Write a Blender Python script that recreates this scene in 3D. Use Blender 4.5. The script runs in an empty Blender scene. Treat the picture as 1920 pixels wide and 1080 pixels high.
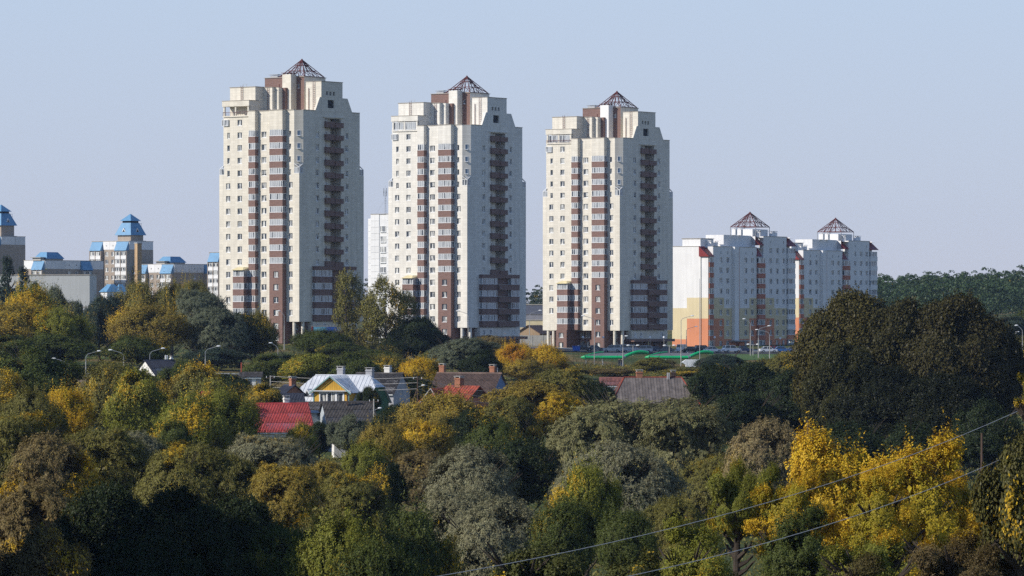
import bpy, math, random
import numpy as np
from mathutils import Vector, Matrix

# ------------------------------------------------------------------ camera, sky, sun, exposure
SC = bpy.context.scene
COL = SC.collection
EYE = 30.0                 # height of the camera above the datum
F = 8000.0                 # focal length in pixels of the 1920 px wide photograph
HOR = 580.0                # image row of the horizon

cam_d = bpy.data.cameras.new('camera')
cam = bpy.data.objects.new('camera', cam_d)
COL.objects.link(cam)
cam.location = (0, 0, EYE)
cam.rotation_euler = (math.radians(90), 0, 0)
cam_d.sensor_width = 36.0
cam_d.lens = F / 1920 * 36.0
cam_d.shift_y = (HOR - 540) / 1920
cam_d.clip_start = 1.0
cam_d.clip_end = 9000.0
SC.camera = cam

SUN_AZ = math.radians(68)       # from the -Y axis (behind the camera) towards -X (left)
SUN_EL = math.radians(31)
to_sun = Vector((-math.sin(SUN_AZ) * math.cos(SUN_EL), -math.cos(SUN_AZ) * math.cos(SUN_EL), math.sin(SUN_EL)))
sun_d = bpy.data.lights.new('sun', 'SUN')
sun_d.energy = 5.0
sun_d.angle = math.radians(0.5)
sun_d.color = (1.0, 0.93, 0.82)
sun = bpy.data.objects.new('sun', sun_d)
COL.objects.link(sun)
sun.rotation_euler = to_sun.to_track_quat('Z', 'Y').to_euler()
sun.location = (-200, -100, 200)

world = bpy.data.worlds.new('World')
SC.world = world
world.use_nodes = True
wn = world.node_tree
wn.nodes.clear()
wo = wn.nodes.new('ShaderNodeOutputWorld')
wb = wn.nodes.new('ShaderNodeBackground')
sk = wn.nodes.new('ShaderNodeTexSky')
sk.sky_type = 'NISHITA'
sk.sun_disc = False
sk.sun_elevation = SUN_EL
sk.sun_rotation = math.atan2(to_sun.x, to_sun.y)
sk.altitude = 0
sk.air_density = 1.0
sk.dust_density = 0.2
sk.ozone_density = 6.0
# even, hazy air low over the horizon all round, fading into the clear sky higher up
wc = wn.nodes.new('ShaderNodeTexCoord'); wx = wn.nodes.new('ShaderNodeSeparateXYZ')
wn.links.new(wc.outputs['Generated'], wx.inputs[0])
wr = wn.nodes.new('ShaderNodeValToRGB')
wr.color_ramp.elements[0].position = 0.0; wr.color_ramp.elements[0].color = (0.530, 0.555, 0.685, 1)
wr.color_ramp.elements[1].position = 0.075; wr.color_ramp.elements[1].color = (0.520, 0.617, 0.785, 1)
wn.links.new(wx.outputs['Z'], wr.inputs['Fac'])
ws = wn.nodes.new('ShaderNodeVectorMath'); ws.operation = 'SCALE'; ws.inputs['Scale'].default_value = 1 / 0.15
wn.links.new(wr.outputs['Color'], ws.inputs[0])
wf = wn.nodes.new('ShaderNodeMapRange'); wf.interpolation_type = 'SMOOTHSTEP'
wf.inputs['From Min'].default_value = 0.06; wf.inputs['From Max'].default_value = 0.45
wf.inputs['To Min'].default_value = 0.9; wf.inputs['To Max'].default_value = 0.0
wn.links.new(wx.outputs['Z'], wf.inputs['Value'])
wt = wn.nodes.new('ShaderNodeMix')
wt.data_type = 'RGBA'
wn.links.new(wf.outputs['Result'], wt.inputs['Factor'])
wn.links.new(sk.outputs[0], wt.inputs['A']); wn.links.new(ws.outputs[0], wt.inputs['B'])
wn.links.new(wt.outputs['Result'], wb.inputs['Color'])
wb.inputs['Strength'].default_value = 0.15
wn.links.new(wb.outputs[0], wo.inputs['Surface'])

SC.view_settings.view_transform = 'Standard'
SC.view_settings.look = 'None'
SC.view_settings.exposure = 0.0
SC.view_settings.gamma = 1.0
SC.view_settings.use_curve_mapping = False
SC.render.engine = 'CYCLES'
SC.cycles.max_bounces = 5
SC.cycles.diffuse_bounces = 3
SC.cycles.glossy_bounces = 2
SC.cycles.transmission_bounces = 3
SC.cycles.transparent_max_bounces = 4
SC.cycles.volume_bounces = 0
SC.cycles.use_denoising = False

# ------------------------------------------------------------------ placing
def at(px, py, d):
    """world point seen at photo pixel (px, py), d metres in front of the camera"""
    return Vector(((px - 960) / F * d, d, EYE - (py - HOR) / F * d))

BD = [-200, 0, 30, 90, 150, 250, 420, 560, 600, 645, 700, 800, 900, 950, 982, 1100, 1200, 1400, 1700, 2100, 3200]
BZ = [-1, -2, -3, -14, -22, -24, -23, -21, -20, -17.5, -16, -13.5, -12.3, -11.6, -9.8, -9.7, -10, -9, -7, -4, 2]
def sstep(x, a, b):
    t = np.clip((x - a) / (b - a), 0, 1)
    return t * t * (3 - 2 * t)
def ground_z(x, d):
    x = np.asarray(x, float); d = np.asarray(d, float)
    z = np.interp(d, BD, BZ)
    z = z - 0.033 * np.clip(x, -60, 30) * sstep(d, 700, 950)
    # wooded hillside to the left of the view
    z = z + 34 * sstep(-x - 0.125 * d, 8, 52) * sstep(d, 40, 120) * (1 - sstep(d, 290, 400))
    # forest hill behind the right hand blocks
    z = z + 15 * sstep(x, 110, 420) * sstep(d, 1350, 1900)
    z = z + 0.5 * np.sin(x * 0.045 + 1.3) * np.sin(d * 0.037) * (1 - sstep(d, 850, 980))
    return z + EYE
def gz(x, d):
    return float(ground_z(x, d))

# ------------------------------------------------------------------ materials
def new_mat(name):
    m = bpy.data.materials.new(name)
    m.use_nodes = True
    nt = m.node_tree
    b = nt.nodes['Principled BSDF']
    return m, nt, b
def node(nt, kind, **kw):
    n = nt.nodes.new(kind)
    for k, v in kw.items():
        setattr(n, k, v)
    return n
def paint(name, col, rough=0.7, noise=0.12, scale=0.6, metal=0.0, bump=0.0, bscale=8.0, spec=0.3, rnd=0.0, streak=0.0):
    """plain procedural paint: colour with large and small stains, optional vertical streaks and bump"""
    m, nt, b = new_mat(name)
    tc = node(nt, 'ShaderNodeTexCoord')
    n1 = node(nt, 'ShaderNodeTexNoise'); n1.inputs['Scale'].default_value = scale; n1.inputs['Detail'].default_value = 6
    nt.links.new(tc.outputs['Object'], n1.inputs['Vector'])
    mr = node(nt, 'ShaderNodeMapRange')
    mr.inputs['From Min'].default_value = 0.3; mr.inputs['From Max'].default_value = 0.7
    mr.inputs['To Min'].default_value = 1 - noise; mr.inputs['To Max'].default_value = 1 + noise
    nt.links.new(n1.outputs['Fac'], mr.inputs['Value'])
    val = mr.outputs['Result']
    if streak:
        mp = node(nt, 'ShaderNodeMapping'); mp.inputs['Scale'].default_value = (1.6, 1.6, 0.07)
        n2 = node(nt, 'ShaderNodeTexNoise'); n2.inputs['Scale'].default_value = 1.0; n2.inputs['Detail'].default_value = 4
        nt.links.new(tc.outputs['Object'], mp.inputs['Vector']); nt.links.new(mp.outputs[0], n2.inputs['Vector'])
        m2 = node(nt, 'ShaderNodeMapRange'); m2.inputs['From Min'].default_value = 0.35; m2.inputs['From Max'].default_value = 0.65
        m2.inputs['To Min'].default_value = 1 - streak; m2.inputs['To Max'].default_value = 1 + streak * 0.5
        nt.links.new(n2.outputs['Fac'], m2.inputs['Value'])
        mu = node(nt, 'ShaderNodeMath', operation='MULTIPLY'); nt.links.new(val, mu.inputs[0]); nt.links.new(m2.outputs['Result'], mu.inputs[1]); val = mu.outputs[0]
    if rnd:
        oi = node(nt, 'ShaderNodeObjectInfo')
        m3 = node(nt, 'ShaderNodeMapRange'); m3.inputs['To Min'].default_value = 1 - rnd; m3.inputs['To Max'].default_value = 1 + rnd
        nt.links.new(oi.outputs['Random'], m3.inputs['Value'])
        mu = node(nt, 'ShaderNodeMath', operation='MULTIPLY'); nt.links.new(val, mu.inputs[0]); nt.links.new(m3.outputs['Result'], mu.inputs[1]); val = mu.outputs[0]
    mx = node(nt, 'ShaderNodeMix', data_type='RGBA', blend_type='MULTIPLY')
    mx.inputs['Factor'].default_value = 1.0
    mx.inputs['A'].default_value = (*col, 1)
    nt.links.new(val, mx.inputs['B'])
    nt.links.new(mx.outputs['Result'], b.inputs['Base Color'])
    b.inputs['Roughness'].default_value = rough
    b.inputs['Metallic'].default_value = metal
    b.inputs['Specular IOR Level'].default_value = spec
    if bump:
        n3 = node(nt, 'ShaderNodeTexNoise'); n3.inputs['Scale'].default_value = bscale
        nt.links.new(tc.outputs['Object'], n3.inputs['Vector'])
        bp = node(nt, 'ShaderNodeBump'); bp.inputs['Strength'].default_value = bump; bp.inputs['Distance'].default_value = 0.05
        nt.links.new(n3.outputs['Fac'], bp.inputs['Height']); nt.links.new(bp.outputs[0], b.inputs['Normal'])
    return m
def cladding(name, col, pw=1.2, ph=0.6, joint=0.80, rough=0.65, var=0.065, streak=0.08):
    """cladding tiles on a wall: fine joints by height and along the wall, slight change from tile to tile"""
    m, nt, b = new_mat(name)
    tc = node(nt, 'ShaderNodeTexCoord')
    sx = node(nt, 'ShaderNodeSeparateXYZ'); nt.links.new(tc.outputs['Object'], sx.inputs[0])
    ad = node(nt, 'ShaderNodeMath', operation='ADD'); nt.links.new(sx.outputs['X'], ad.inputs[0]); nt.links.new(sx.outputs['Y'], ad.inputs[1])
    cb = node(nt, 'ShaderNodeCombineXYZ'); nt.links.new(ad.outputs[0], cb.inputs['X']); nt.links.new(sx.outputs['Z'], cb.inputs['Y'])
    br = node(nt, 'ShaderNodeTexBrick'); br.offset = 0.0
    br.inputs['Scale'].default_value = 1.0
    br.inputs['Brick Width'].default_value = pw; br.inputs['Row Height'].default_value = ph
    br.inputs['Mortar Size'].default_value = 0.022; br.inputs['Mortar Smooth'].default_value = 0.2
    c1 = [c * (1 - var) for c in col]; c2 = [min(1, c * (1 + var)) for c in col]
    br.inputs['Color1'].default_value = (*c1, 1); br.inputs['Color2'].default_value = (*c2, 1)
    br.inputs['Mortar'].default_value = (*[c * joint for c in col], 1)
    nt.links.new(cb.outputs[0], br.inputs['Vector'])
    mp = node(nt, 'ShaderNodeMapping'); mp.inputs['Scale'].default_value = (0.9, 0.9, 0.05)
    n2 = node(nt, 'ShaderNodeTexNoise'); n2.inputs['Scale'].default_value = 1.0; n2.inputs['Detail'].default_value = 5
    nt.links.new(tc.outputs['Object'], mp.inputs['Vector']); nt.links.new(mp.outputs[0], n2.inputs['Vector'])
    m2 = node(nt, 'ShaderNodeMapRange'); m2.inputs['From Min'].default_value = 0.35; m2.inputs['From Max'].default_value = 0.65
    m2.inputs['To Min'].default_value = 1 - streak; m2.inputs['To Max'].default_value = 1 + streak
    nt.links.new(n2.outputs['Fac'], m2.inputs['Value'])
    mx = node(nt, 'ShaderNodeMix', data_type='RGBA', blend_type='MULTIPLY'); mx.inputs['Factor'].default_value = 1.0
    nt.links.new(br.outputs['Color'], mx.inputs['A']); nt.links.new(m2.outputs['Result'], mx.inputs['B'])
    nt.links.new(mx.outputs['Result'], b.inputs['Base Color'])
    b.inputs['Roughness'].default_value = rough
    b.inputs['Specular IOR Level'].default_value = 0.25
    return m
def glass_mat(name, dark=(0.035, 0.045, 0.06), pale=(0.55, 0.55, 0.52), amount=0.45):
    """window pane: dark room or pale curtains behind, chosen for each window, sky reflected on top"""
    m, nt, b = new_mat(name)
    oi = node(nt, 'ShaderNodeObjectInfo')
    tc = node(nt, 'ShaderNodeTexCoord')
    ad = node(nt, 'ShaderNodeVectorMath', operation='ADD')
    sc = node(nt, 'ShaderNodeVectorMath', operation='SCALE'); sc.inputs['Scale'].default_value = 0.0
    cb = node(nt, 'ShaderNodeCombineXYZ')
    mu = node(nt, 'ShaderNodeMath', operation='MULTIPLY'); mu.inputs[1].default_value = 57.0
    nt.links.new(oi.outputs['Random'], mu.inputs[0]); nt.links.new(mu.outputs[0], cb.inputs['X'])
    nt.links.new(tc.outputs['Object'], ad.inputs[0]); nt.links.new(cb.outputs[0], ad.inputs[1])
    mp = node(nt, 'ShaderNodeMapping'); mp.inputs['Scale'].default_value = (1.5, 1.5, 0.15)
    nt.links.new(ad.outputs[0], mp.inputs['Vector'])
    n = node(nt, 'ShaderNodeTexNoise'); n.inputs['Scale'].default_value = 1.0; n.inputs['Detail'].default_value = 2
    nt.links.new(mp.outputs[0], n.inputs['Vector'])
    rp = node(nt, 'ShaderNodeValToRGB'); rp.color_ramp.interpolation = 'LINEAR'
    rp.color_ramp.elements[0].position = 0.62 - amount * 0.4; rp.color_ramp.elements[0].color = (*dark, 1)
    rp.color_ramp.elements[1].position = 0.70 - amount * 0.4; rp.color_ramp.elements[1].color = (*pale, 1)
    nt.links.new(n.outputs['Fac'], rp.inputs['Fac'])
    nt.links.new(rp.outputs['Color'], b.inputs['Base Color'])
    b.inputs['Roughness'].default_value = 0.08
    b.inputs['Specular IOR Level'].default_value = 0.6
    return m

M = {}
M['cream'] = cladding('cream_cladding', (0.63, 0.588, 0.505))
M['cream_pale'] = cladding('pale_cladding', (0.67, 0.645, 0.59))
M['cream_mid'] = cladding('cream_cladding_even', (0.635, 0.595, 0.515))
M['brown'] = cladding('brown_cladding', (0.185, 0.110, 0.092), 0.6, 0.3, 0.8, 0.6, 0.10, 0.06)
M['parapet'] = paint('parapet_metal', (0.34, 0.31, 0.27), 0.5, 0.1)
M['frame'] = paint('white_window_frame', (0.74, 0.75, 0.76), 0.4, 0.05)
M['glass'] = glass_mat('window_glass', amount=0.34)
M['glass_curtain'] = glass_mat('loggia_glass', pale=(0.36, 0.38, 0.40), amount=0.55)
M['glass_blue'] = glass_mat('blue_glass', dark=(0.06, 0.12, 0.20), pale=(0.12, 0.2, 0.3), amount=0.3)
M['dark'] = paint('dark_void', (0.02, 0.02, 0.025), 0.8)
M['red_steel'] = paint('rust_red_steel', (0.115, 0.030, 0.027), 0.6, 0.2, 2.0)
M['steel'] = paint('galvanised_steel', (0.34, 0.35, 0.37), 0.45, 0.1, 2.0, metal=0.3)
M['concrete'] = paint('concrete', (0.36, 0.35, 0.33), 0.85, 0.12, 0.8, bump=0.1)
M['white_wall'] = paint('white_render', (0.74, 0.73, 0.72), 0.8, 0.05, 0.25, streak=0.06)
M['yellow_wall'] = paint('yellow_render', (0.64, 0.54, 0.34), 0.8, 0.05, 0.25, streak=0.05)
M['orange_wall'] = paint('orange_render', (0.60, 0.235, 0.12), 0.8, 0.06, 0.25, streak=0.05)
M['orange_panel'] = paint('orange_balcony_panel', (0.40, 0.14, 0.085), 0.7, 0.08)
M['red_roof'] = paint('dark_red_metal_roof', (0.20, 0.018, 0.018), 0.5, 0.1, 1.0)
M['blue_roof'] = paint('blue_metal_roof', (0.11, 0.26, 0.43), 0.55, 0.12, 0.6, spec=0.4)
M['tile_brown'] = cladding('brown_tile_panel', (0.33, 0.275, 0.225), 3.0, 2.8, 1.25, 0.8, 0.06, 0.06)
M['white_panel'] = paint('white_panel', (0.68, 0.68, 0.68), 0.7, 0.07, 0.4, rnd=0.05, streak=0.05)
M['grey_wall'] = paint('light_grey_wall', (0.50, 0.51, 0.50), 0.85, 0.04, 0.1, streak=0.05)
M['brick'] = cladding('red_brick', (0.30, 0.13, 0.075), 0.25, 0.09, 1.25, 0.85, 0.25, 0.2)
M['asphalt'] = paint('asphalt', (0.055, 0.055, 0.058), 0.9, 0.15, 0.3)
M['pave'] = paint('pavement', (0.30, 0.29, 0.27), 0.9, 0.1, 0.4)
M['bark'] = paint('bark', (0.045, 0.034, 0.026), 0.9, 0.3, 3.0, bump=0.3)
M['bark_pale'] = paint('pale_bark', (0.13, 0.115, 0.095), 0.9, 0.3, 3.0, bump=0.3)
M['wire'] = paint('cable', (0.42, 0.41, 0.40), 0.5, 0.05)
M['tyre'] = paint('tyre_rubber', (0.02, 0.02, 0.02), 0.9)
M['lamp_white'] = paint('lamp_head', (0.80, 0.81, 0.83), 0.3, 0.02)
M['green_tube'] = paint('green_plastic', (0.006, 0.38, 0.13), 0.35, 0.08, 0.5, spec=0.5)
M['deck_grey'] = paint('grey_membrane', (0.13, 0.13, 0.14), 0.7, 0.08)

# ------------------------------------------------------------------ mesh helpers
class MB:
    """collects faces; build() links them as one mesh object"""
    def __init__(s):
        s.v = []; s.f = []; s.m = []
    def quad(s, pts, mi=0):
        n = len(s.v); s.v += [tuple(p) for p in pts]; s.f.append(tuple(range(n, n + len(pts)))); s.m.append(mi); return s
    def box(s, x0, x1, y0, y1, z0, z1, mi=0):
        if x0 > x1: x0, x1 = x1, x0
        if y0 > y1: y0, y1 = y1, y0
        n = len(s.v)
        s.v += [(x0,y0,z0),(x1,y0,z0),(x1,y1,z0),(x0,y1,z0),(x0,y0,z1),(x1,y0,z1),(x1,y1,z1),(x0,y1,z1)]
        for q in ((0,3,2,1),(4,5,6,7),(0,1,5,4),(1,2,6,5),(2,3,7,6),(3,0,4,7)):
            s.f.append(tuple(n + i for i in q)); s.m.append(mi)
        return s
    def prism(s, poly, axis, a, b, mi=0):
        """poly of 2D points extruded along axis ('x','y','z') from a to b"""
        def P(p, t):
            return {'x': (t, p[0], p[1]), 'y': (p[0], t, p[1]), 'z': (p[0], p[1], t)}[axis]
        n = len(s.v); k = len(poly)
        s.v += [P(p, a) for p in poly] + [P(p, b) for p in poly]
        s.f.append(tuple(range(n, n + k))); s.f.append(tuple(range(n + 2 * k - 1, n + k - 1, -1)))
        s.m += [mi, mi]
        for i in range(k):
            j = (i + 1) % k
            s.f.append((n + i, n + j, n + k + j, n + k + i)); s.m.append(mi)
        return s
    def tube(s, pts, r0, r1=None, k=6, mi=0, cap=True):
        r1 = r0 if r1 is None else r1
        pts = [Vector(p) for p in pts]; L = len(pts)
        n = len(s.v)
        for i, p in enumerate(pts):
            t = (pts[min(i + 1, L - 1)] - pts[max(i - 1, 0)]).normalized()
            a = t.cross(Vector((0, 0, 1)));
            if a.length < 1e-3: a = Vector((1, 0, 0))
            a.normalize(); b = t.cross(a)
            r = r0 + (r1 - r0) * i / max(1, L - 1)
            for j in range(k):
                th = 2 * math.pi * (j + 0.5) / k
                s.v.append(tuple(p + a * (r * math.cos(th)) + b * (r * math.sin(th))))
        for i in range(L - 1):
            for j in range(k):
                q = (j + 1) % k
                s.f.append((n + i*k + j, n + i*k + q, n + (i+1)*k + q, n + (i+1)*k + j)); s.m.append(mi)
        if cap:
            s.f.append(tuple(n + j for j in range(k))[::-1]); s.f.append(tuple(n + (L-1)*k + j for j in range(k))); s.m += [mi, mi]
        return s
    def ball(s, c, rx, ry=None, rz=None, seg=10, rings=6, mi=0):
        ry = ry or rx; rz = rz or rx; n = len(s.v)
        for i in range(rings + 1):
            ph = math.pi * i / rings
            for j in range(seg):
                th = 2 * math.pi * j / seg
                s.v.append((c[0] + rx*math.sin(ph)*math.cos(th), c[1] + ry*math.sin(ph)*math.sin(th), c[2] + rz*math.cos(ph)))
        for i in range(rings):
            for j in range(seg):
                q = (j + 1) % seg
                s.f.append((n+i*seg+j, n+(i+1)*seg+j, n+(i+1)*seg+q, n+i*seg+q)); s.m.append(mi)
        return s
    def wall(s, face, a0, a1, z0, z1, plane, openings=(), depth=0.25, mi=0, matfn=None, rev=None):
        """wall with real openings. face 'L': plane x=plane facing -x, runs along y; 'R': plane y=plane facing -y, runs along x"""
        def P(a, z, dep=0.0):
            return (plane + dep, a, z) if face == 'L' else (a, plane + dep, z)
        ops = [(max(o[0], a0), min(o[1], a1), max(o[2], z0), min(o[3], z1)) for o in openings if o[1] > a0 and o[0] < a1 and o[3] > z0 and o[2] < z1]
        ca = {a0, a1}; cz = {z0, z1}
        for o in ops:
            ca |= {o[0], o[1]}; cz |= {o[2], o[3]}
        if matfn:
            ca |= {c for c in matfn.cuts_a if a0 < c < a1}; cz |= {c for c in matfn.cuts_z if z0 < c < z1}
        ca = sorted(ca); cz = sorted(cz)
        for i in range(len(ca) - 1):
            for j in range(len(cz) - 1):
                am = (ca[i] + ca[i+1]) / 2; zm = (cz[j] + cz[j+1]) / 2
                if any(o[0] < am < o[1] and o[2] < zm < o[3] for o in ops): continue
                k = matfn(am, zm) if matfn else mi
                q = [P(ca[i], cz[j]), P(ca[i+1], cz[j]), P(ca[i+1], cz[j+1]), P(ca[i], cz[j+1])]
                s.quad(q if face == 'R' else q[::-1], k)
        for o in ops:
            k = rev if rev is not None else (matfn((o[0]+o[1])/2, o[2]-0.05) if matfn else mi)
            c = [(o[0], o[2]), (o[1], o[2]), (o[1], o[3]), (o[0], o[3])]
            for i in range(4):
                p, q = c[i], c[(i+1) % 4]
                if p[1] == q[1] and p[1] in (z0, z1): continue
                s.quad([P(*p), P(*p, depth), P(*q, depth), P(*q)], k)
        return s
    def mesh(s, name, mats):
        me = bpy.data.meshes.new(name)
        me.from_pydata(s.v, [], s.f)
        for m in mats: me.materials.append(M[m] if isinstance(m, str) else m)
        if len(mats) > 1: me.polygons.foreach_set('material_index', s.m)
        me.update()
        return me
    def build(s, name, mats, parent=None, loc=(0, 0, 0), rz=0.0):
        if isinstance(mats, (str, bpy.types.Material)): mats = [mats]
        return put(name, s.mesh(name, mats), parent, loc, rz)

def put(name, me, parent=None, loc=(0, 0, 0), rz=0.0, scale=None):
    o = bpy.data.objects.new(name, me)
    COL.objects.link(o)
    o.location = loc
    if rz: o.rotation_euler = (0, 0, rz)
    if scale: o.scale = scale
    if parent: o.parent = parent
    return o
def tag(o, label, cat, group=None):
    o['label'] = label; o['category'] = cat
    if group: o['group'] = group
    return o
def thing(name, label, cat, loc=(0, 0, 0), rz=0.0, group=None):
    o = bpy.data.objects.new(name, None)
    COL.objects.link(o); o.location = loc; o.rotation_euler = (0, 0, rz); o.empty_display_size = 0.5
    return tag(o, label, cat, group)
def struct(o, kind='structure'):
    o['kind'] = kind
    return o

# ------------------------------------------------------------------ ground
def sheet(name, xs, ys, mat, lift=0.0, smooth=True):
    X, Y = np.meshgrid(xs, ys)
    Z = ground_z(X, Y) + lift
    co = np.stack([X, Y, Z], -1).reshape(-1, 3)
    nx, ny = len(xs), len(ys)
    i = np.arange(nx * ny).reshape(ny, nx)
    f = np.stack([i[:-1, :-1], i[:-1, 1:], i[1:, 1:], i[1:, :-1]], -1).reshape(-1, 4)
    me = bpy.data.meshes.new(name)
    me.from_pydata(co.tolist(), [], f.tolist())
    me.materials.append(mat)
    if smooth: me.polygons.foreach_set('use_smooth', [True] * len(f))
    return struct(put(name, me))
def ground_material():
    m, nt, b = new_mat('grass_ground')
    tc = node(nt, 'ShaderNodeTexCoord')
    n1 = node(nt, 'ShaderNodeTexNoise'); n1.inputs['Scale'].default_value = 0.06; n1.inputs['Detail'].default_value = 8
    n2 = node(nt, 'ShaderNodeTexNoise'); n2.inputs['Scale'].default_value = 1.3; n2.inputs['Detail'].default_value = 8
    nt.links.new(tc.outputs['Object'], n1.inputs['Vector']); nt.links.new(tc.outputs['Object'], n2.inputs['Vector'])
    r = node(nt, 'ShaderNodeValToRGB')
    r.color_ramp.elements[0].position = 0.35; r.color_ramp.elements[0].color = (0.045, 0.065, 0.02, 1)
    r.color_ramp.elements[1].position = 0.65; r.color_ramp.elements[1].color = (0.17, 0.12, 0.05, 1)
    e = r.color_ramp.elements.new(0.5); e.color = (0.07, 0.08, 0.026, 1)
    nt.links.new(n1.outputs['Fac'], r.inputs['Fac'])
    mr = node(nt, 'ShaderNodeMapRange'); mr.inputs['To Min'].default_value = 0.55; mr.inputs['To Max'].default_value = 1.45
    nt.links.new(n2.outputs['Fac'], mr.inputs['Value'])
    mx = node(nt, 'ShaderNodeMix', data_type='RGBA', blend_type='MULTIPLY'); mx.inputs['Factor'].default_value = 1
    nt.links.new(r.outputs['Color'], mx.inputs['A']); nt.links.new(mr.outputs['Result'], mx.inputs['B'])
    nt.links.new(mx.outputs['Result'], b.inputs['Base Color'])
    b.inputs['Roughness'].default_value = 0.95; b.inputs['Specular IOR Level'].default_value = 0.1
    bp = node(nt, 'ShaderNodeBump'); bp.inputs['Distance'].default_value = 0.3; bp.inputs['Strength'].default_value = 0.6
    nt.links.new(n2.outputs['Fac'], bp.inputs['Height']); nt.links.new(bp.outputs[0], b.inputs['Normal'])
    return m
M['ground'] = ground_material()
XS = np.concatenate([np.linspace(-1500, -170, 24), np.arange(-160, 170, 5.0), np.linspace(180, 1500, 24)])
YS = np.concatenate([np.arange(-100, 1300, 6.0), np.linspace(1310, 3100, 50)])
sheet('ground', XS, YS, M['ground'])
# ------------------------------------------------------------------ windows (shared mesh data)
_wc = {}
def window_meshes(w, h, n=2, deep=0.07, fr=0.09):
    """frame and pane meshes: centred, facing -y, n sashes"""
    k = (round(w, 2), round(h, 2), n, fr)
    if k not in _wc:
        f = MB(); x0, x1, z0, z1 = -w/2, w/2, -h/2, h/2
        f.box(x0, x0 + fr, 0, deep, z0, z1).box(x1 - fr, x1, 0, deep, z0, z1)
        f.box(x0 + fr, x1 - fr, 0, deep, z1 - fr, z1).box(x0 + fr, x1 - fr, 0, deep, z0, z0 + fr)
        for i in range(1, n):
            xm = x0 + w * i / n
            f.box(xm - fr * 0.7, xm + fr * 0.7, 0.002, deep - 0.002, z0 + fr, z1 - fr)
        f.box(x0 - 0.06, x1 + 0.06, -0.22, 0.02, z0 - 0.09, z0 - 0.01)      # sill
        g = MB().quad([(x0 + 0.02, deep * 0.6, z0 + 0.02), (x1 - 0.02, deep * 0.6, z0 + 0.02), (x1 - 0.02, deep * 0.6, z1 - 0.02), (x0 + 0.02, deep * 0.6, z1 - 0.02)])
        _wc[k] = (f.mesh('window_frame', ['frame']), g.mesh('pane', ['glass']), g.mesh('pane_blue', ['glass_blue']))
    return _wc[k]
def add_window(parent, face, a, z, w, h, n=2, recess=0.18, plane=0.0, blue=False, name='window'):
    fm, pm, pb = window_meshes(w, h, n)
    if face == 'R': loc, rz = (a, plane + recess, z), 0.0
    elif face == 'L': loc, rz = (plane + recess, a, z), -math.pi / 2
    else: loc, rz = a, face
    o = put(name, fm, parent, loc, rz)
    put('pane', pb if blue else pm, o)
    return o
_bc = {}
def bay_glazing_meshes(w, p, h, n, ns, glass='glass_curtain'):
    """glazed loggia box: width w (x), depth p (y: front at -p), height h; frame and panes. Front faces -y."""
    k = (round(w, 2), round(p, 2), round(h, 2), n, ns, glass)
    if k not in _bc:
        f = MB(); t = 0.07
        x0, x1 = -w/2, w/2
        f.box(x0, x1, -p, 0, -h/2, -h/2 + 0.10).box(x0, x1, -p, 0, h/2 - 0.10, h/2)
        for i in range(n + 1):
            x = x0 + t/2 + (w - t) * i / n
            f.box(x - t*0.62, x + t*0.62, -p + 0.002, -p + 0.10, -h/2 + 0.1, h/2 - 0.1)
        for sx in (x0 + 0.002, x1 - 0.102):
            for i in range(1, ns + 1):
                y = -p + 0.1 + (p - 0.2) * i / ns
                f.box(sx, sx + 0.10, y, y + 0.09, -h/2 + 0.1, h/2 - 0.1)
        g = MB().box(x0 + 0.05, x1 - 0.05, -p + 0.05, -0.01, -h/2 + 0.05, h/2 - 0.05)
        _bc[k] = (f.mesh('loggia_frame', ['frame']), g.mesh('loggia_pane', [glass]))
    return _bc[k]
def add_bay_glazing(parent, face, a, z, w, p, h, n, ns=1, plane=0.0, name='loggia_window', glass='glass_curtain'):
    fm, gm = bay_glazing_meshes(w, p, h, n, ns, glass)
    if face == 'R': loc, rz = (a, plane, z), 0.0
    else: loc, rz = (plane, a, z), -math.pi / 2
    o = put(name, fm, parent, loc, rz)
    put('pane', gm, o)
    return o
_pc = {}
def add_panel(parent, face, a, z, w, p, h, mat='brown', plane=0.0, name='loggia_panel'):
    k = (round(w, 2), round(p, 2), round(h, 2), mat)
    if k not in _pc:
        b = MB().box(-w/2, w/2, -p, 0.0, -h/2, h/2)
        b.box(-w/2 - 0.03, w/2 + 0.03, -p - 0.03, 0.0, h/2 - 0.08, h/2 + 0.0)
        _pc[k] = b.mesh(name, [mat])
    if face == 'R': loc, rz = (a, plane, z), 0.0
    else: loc, rz = (plane, a, z), -math.pi / 2
    return put(name, _pc[k], parent, loc, rz)

def ladder(name, parent, p, h, w=0.5, axis='y', mat='red_steel'):
    m = MB(); x, y, z = p
    for s in (0, 1):
        if axis == 'y': m.box(x - 0.03, x + 0.03, y + s*w - 0.03, y + s*w + 0.03, z, z + h)
        else: m.box(x + s*w - 0.03, x + s*w + 0.03, y - 0.03, y + 0.03, z, z + h)
    k = int(h / 0.5)
    for i in range(1, k):
        if axis == 'y': m.box(x - 0.02, x + 0.02, y, y + w, z + i*0.5 - 0.02, z + i*0.5 + 0.02)
        else: m.box(x, x + w, y - 0.02, y + 0.02, z + i*0.5 - 0.02, z + i*0.5 + 0.02)
    return m.build(name, mat, parent)

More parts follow.
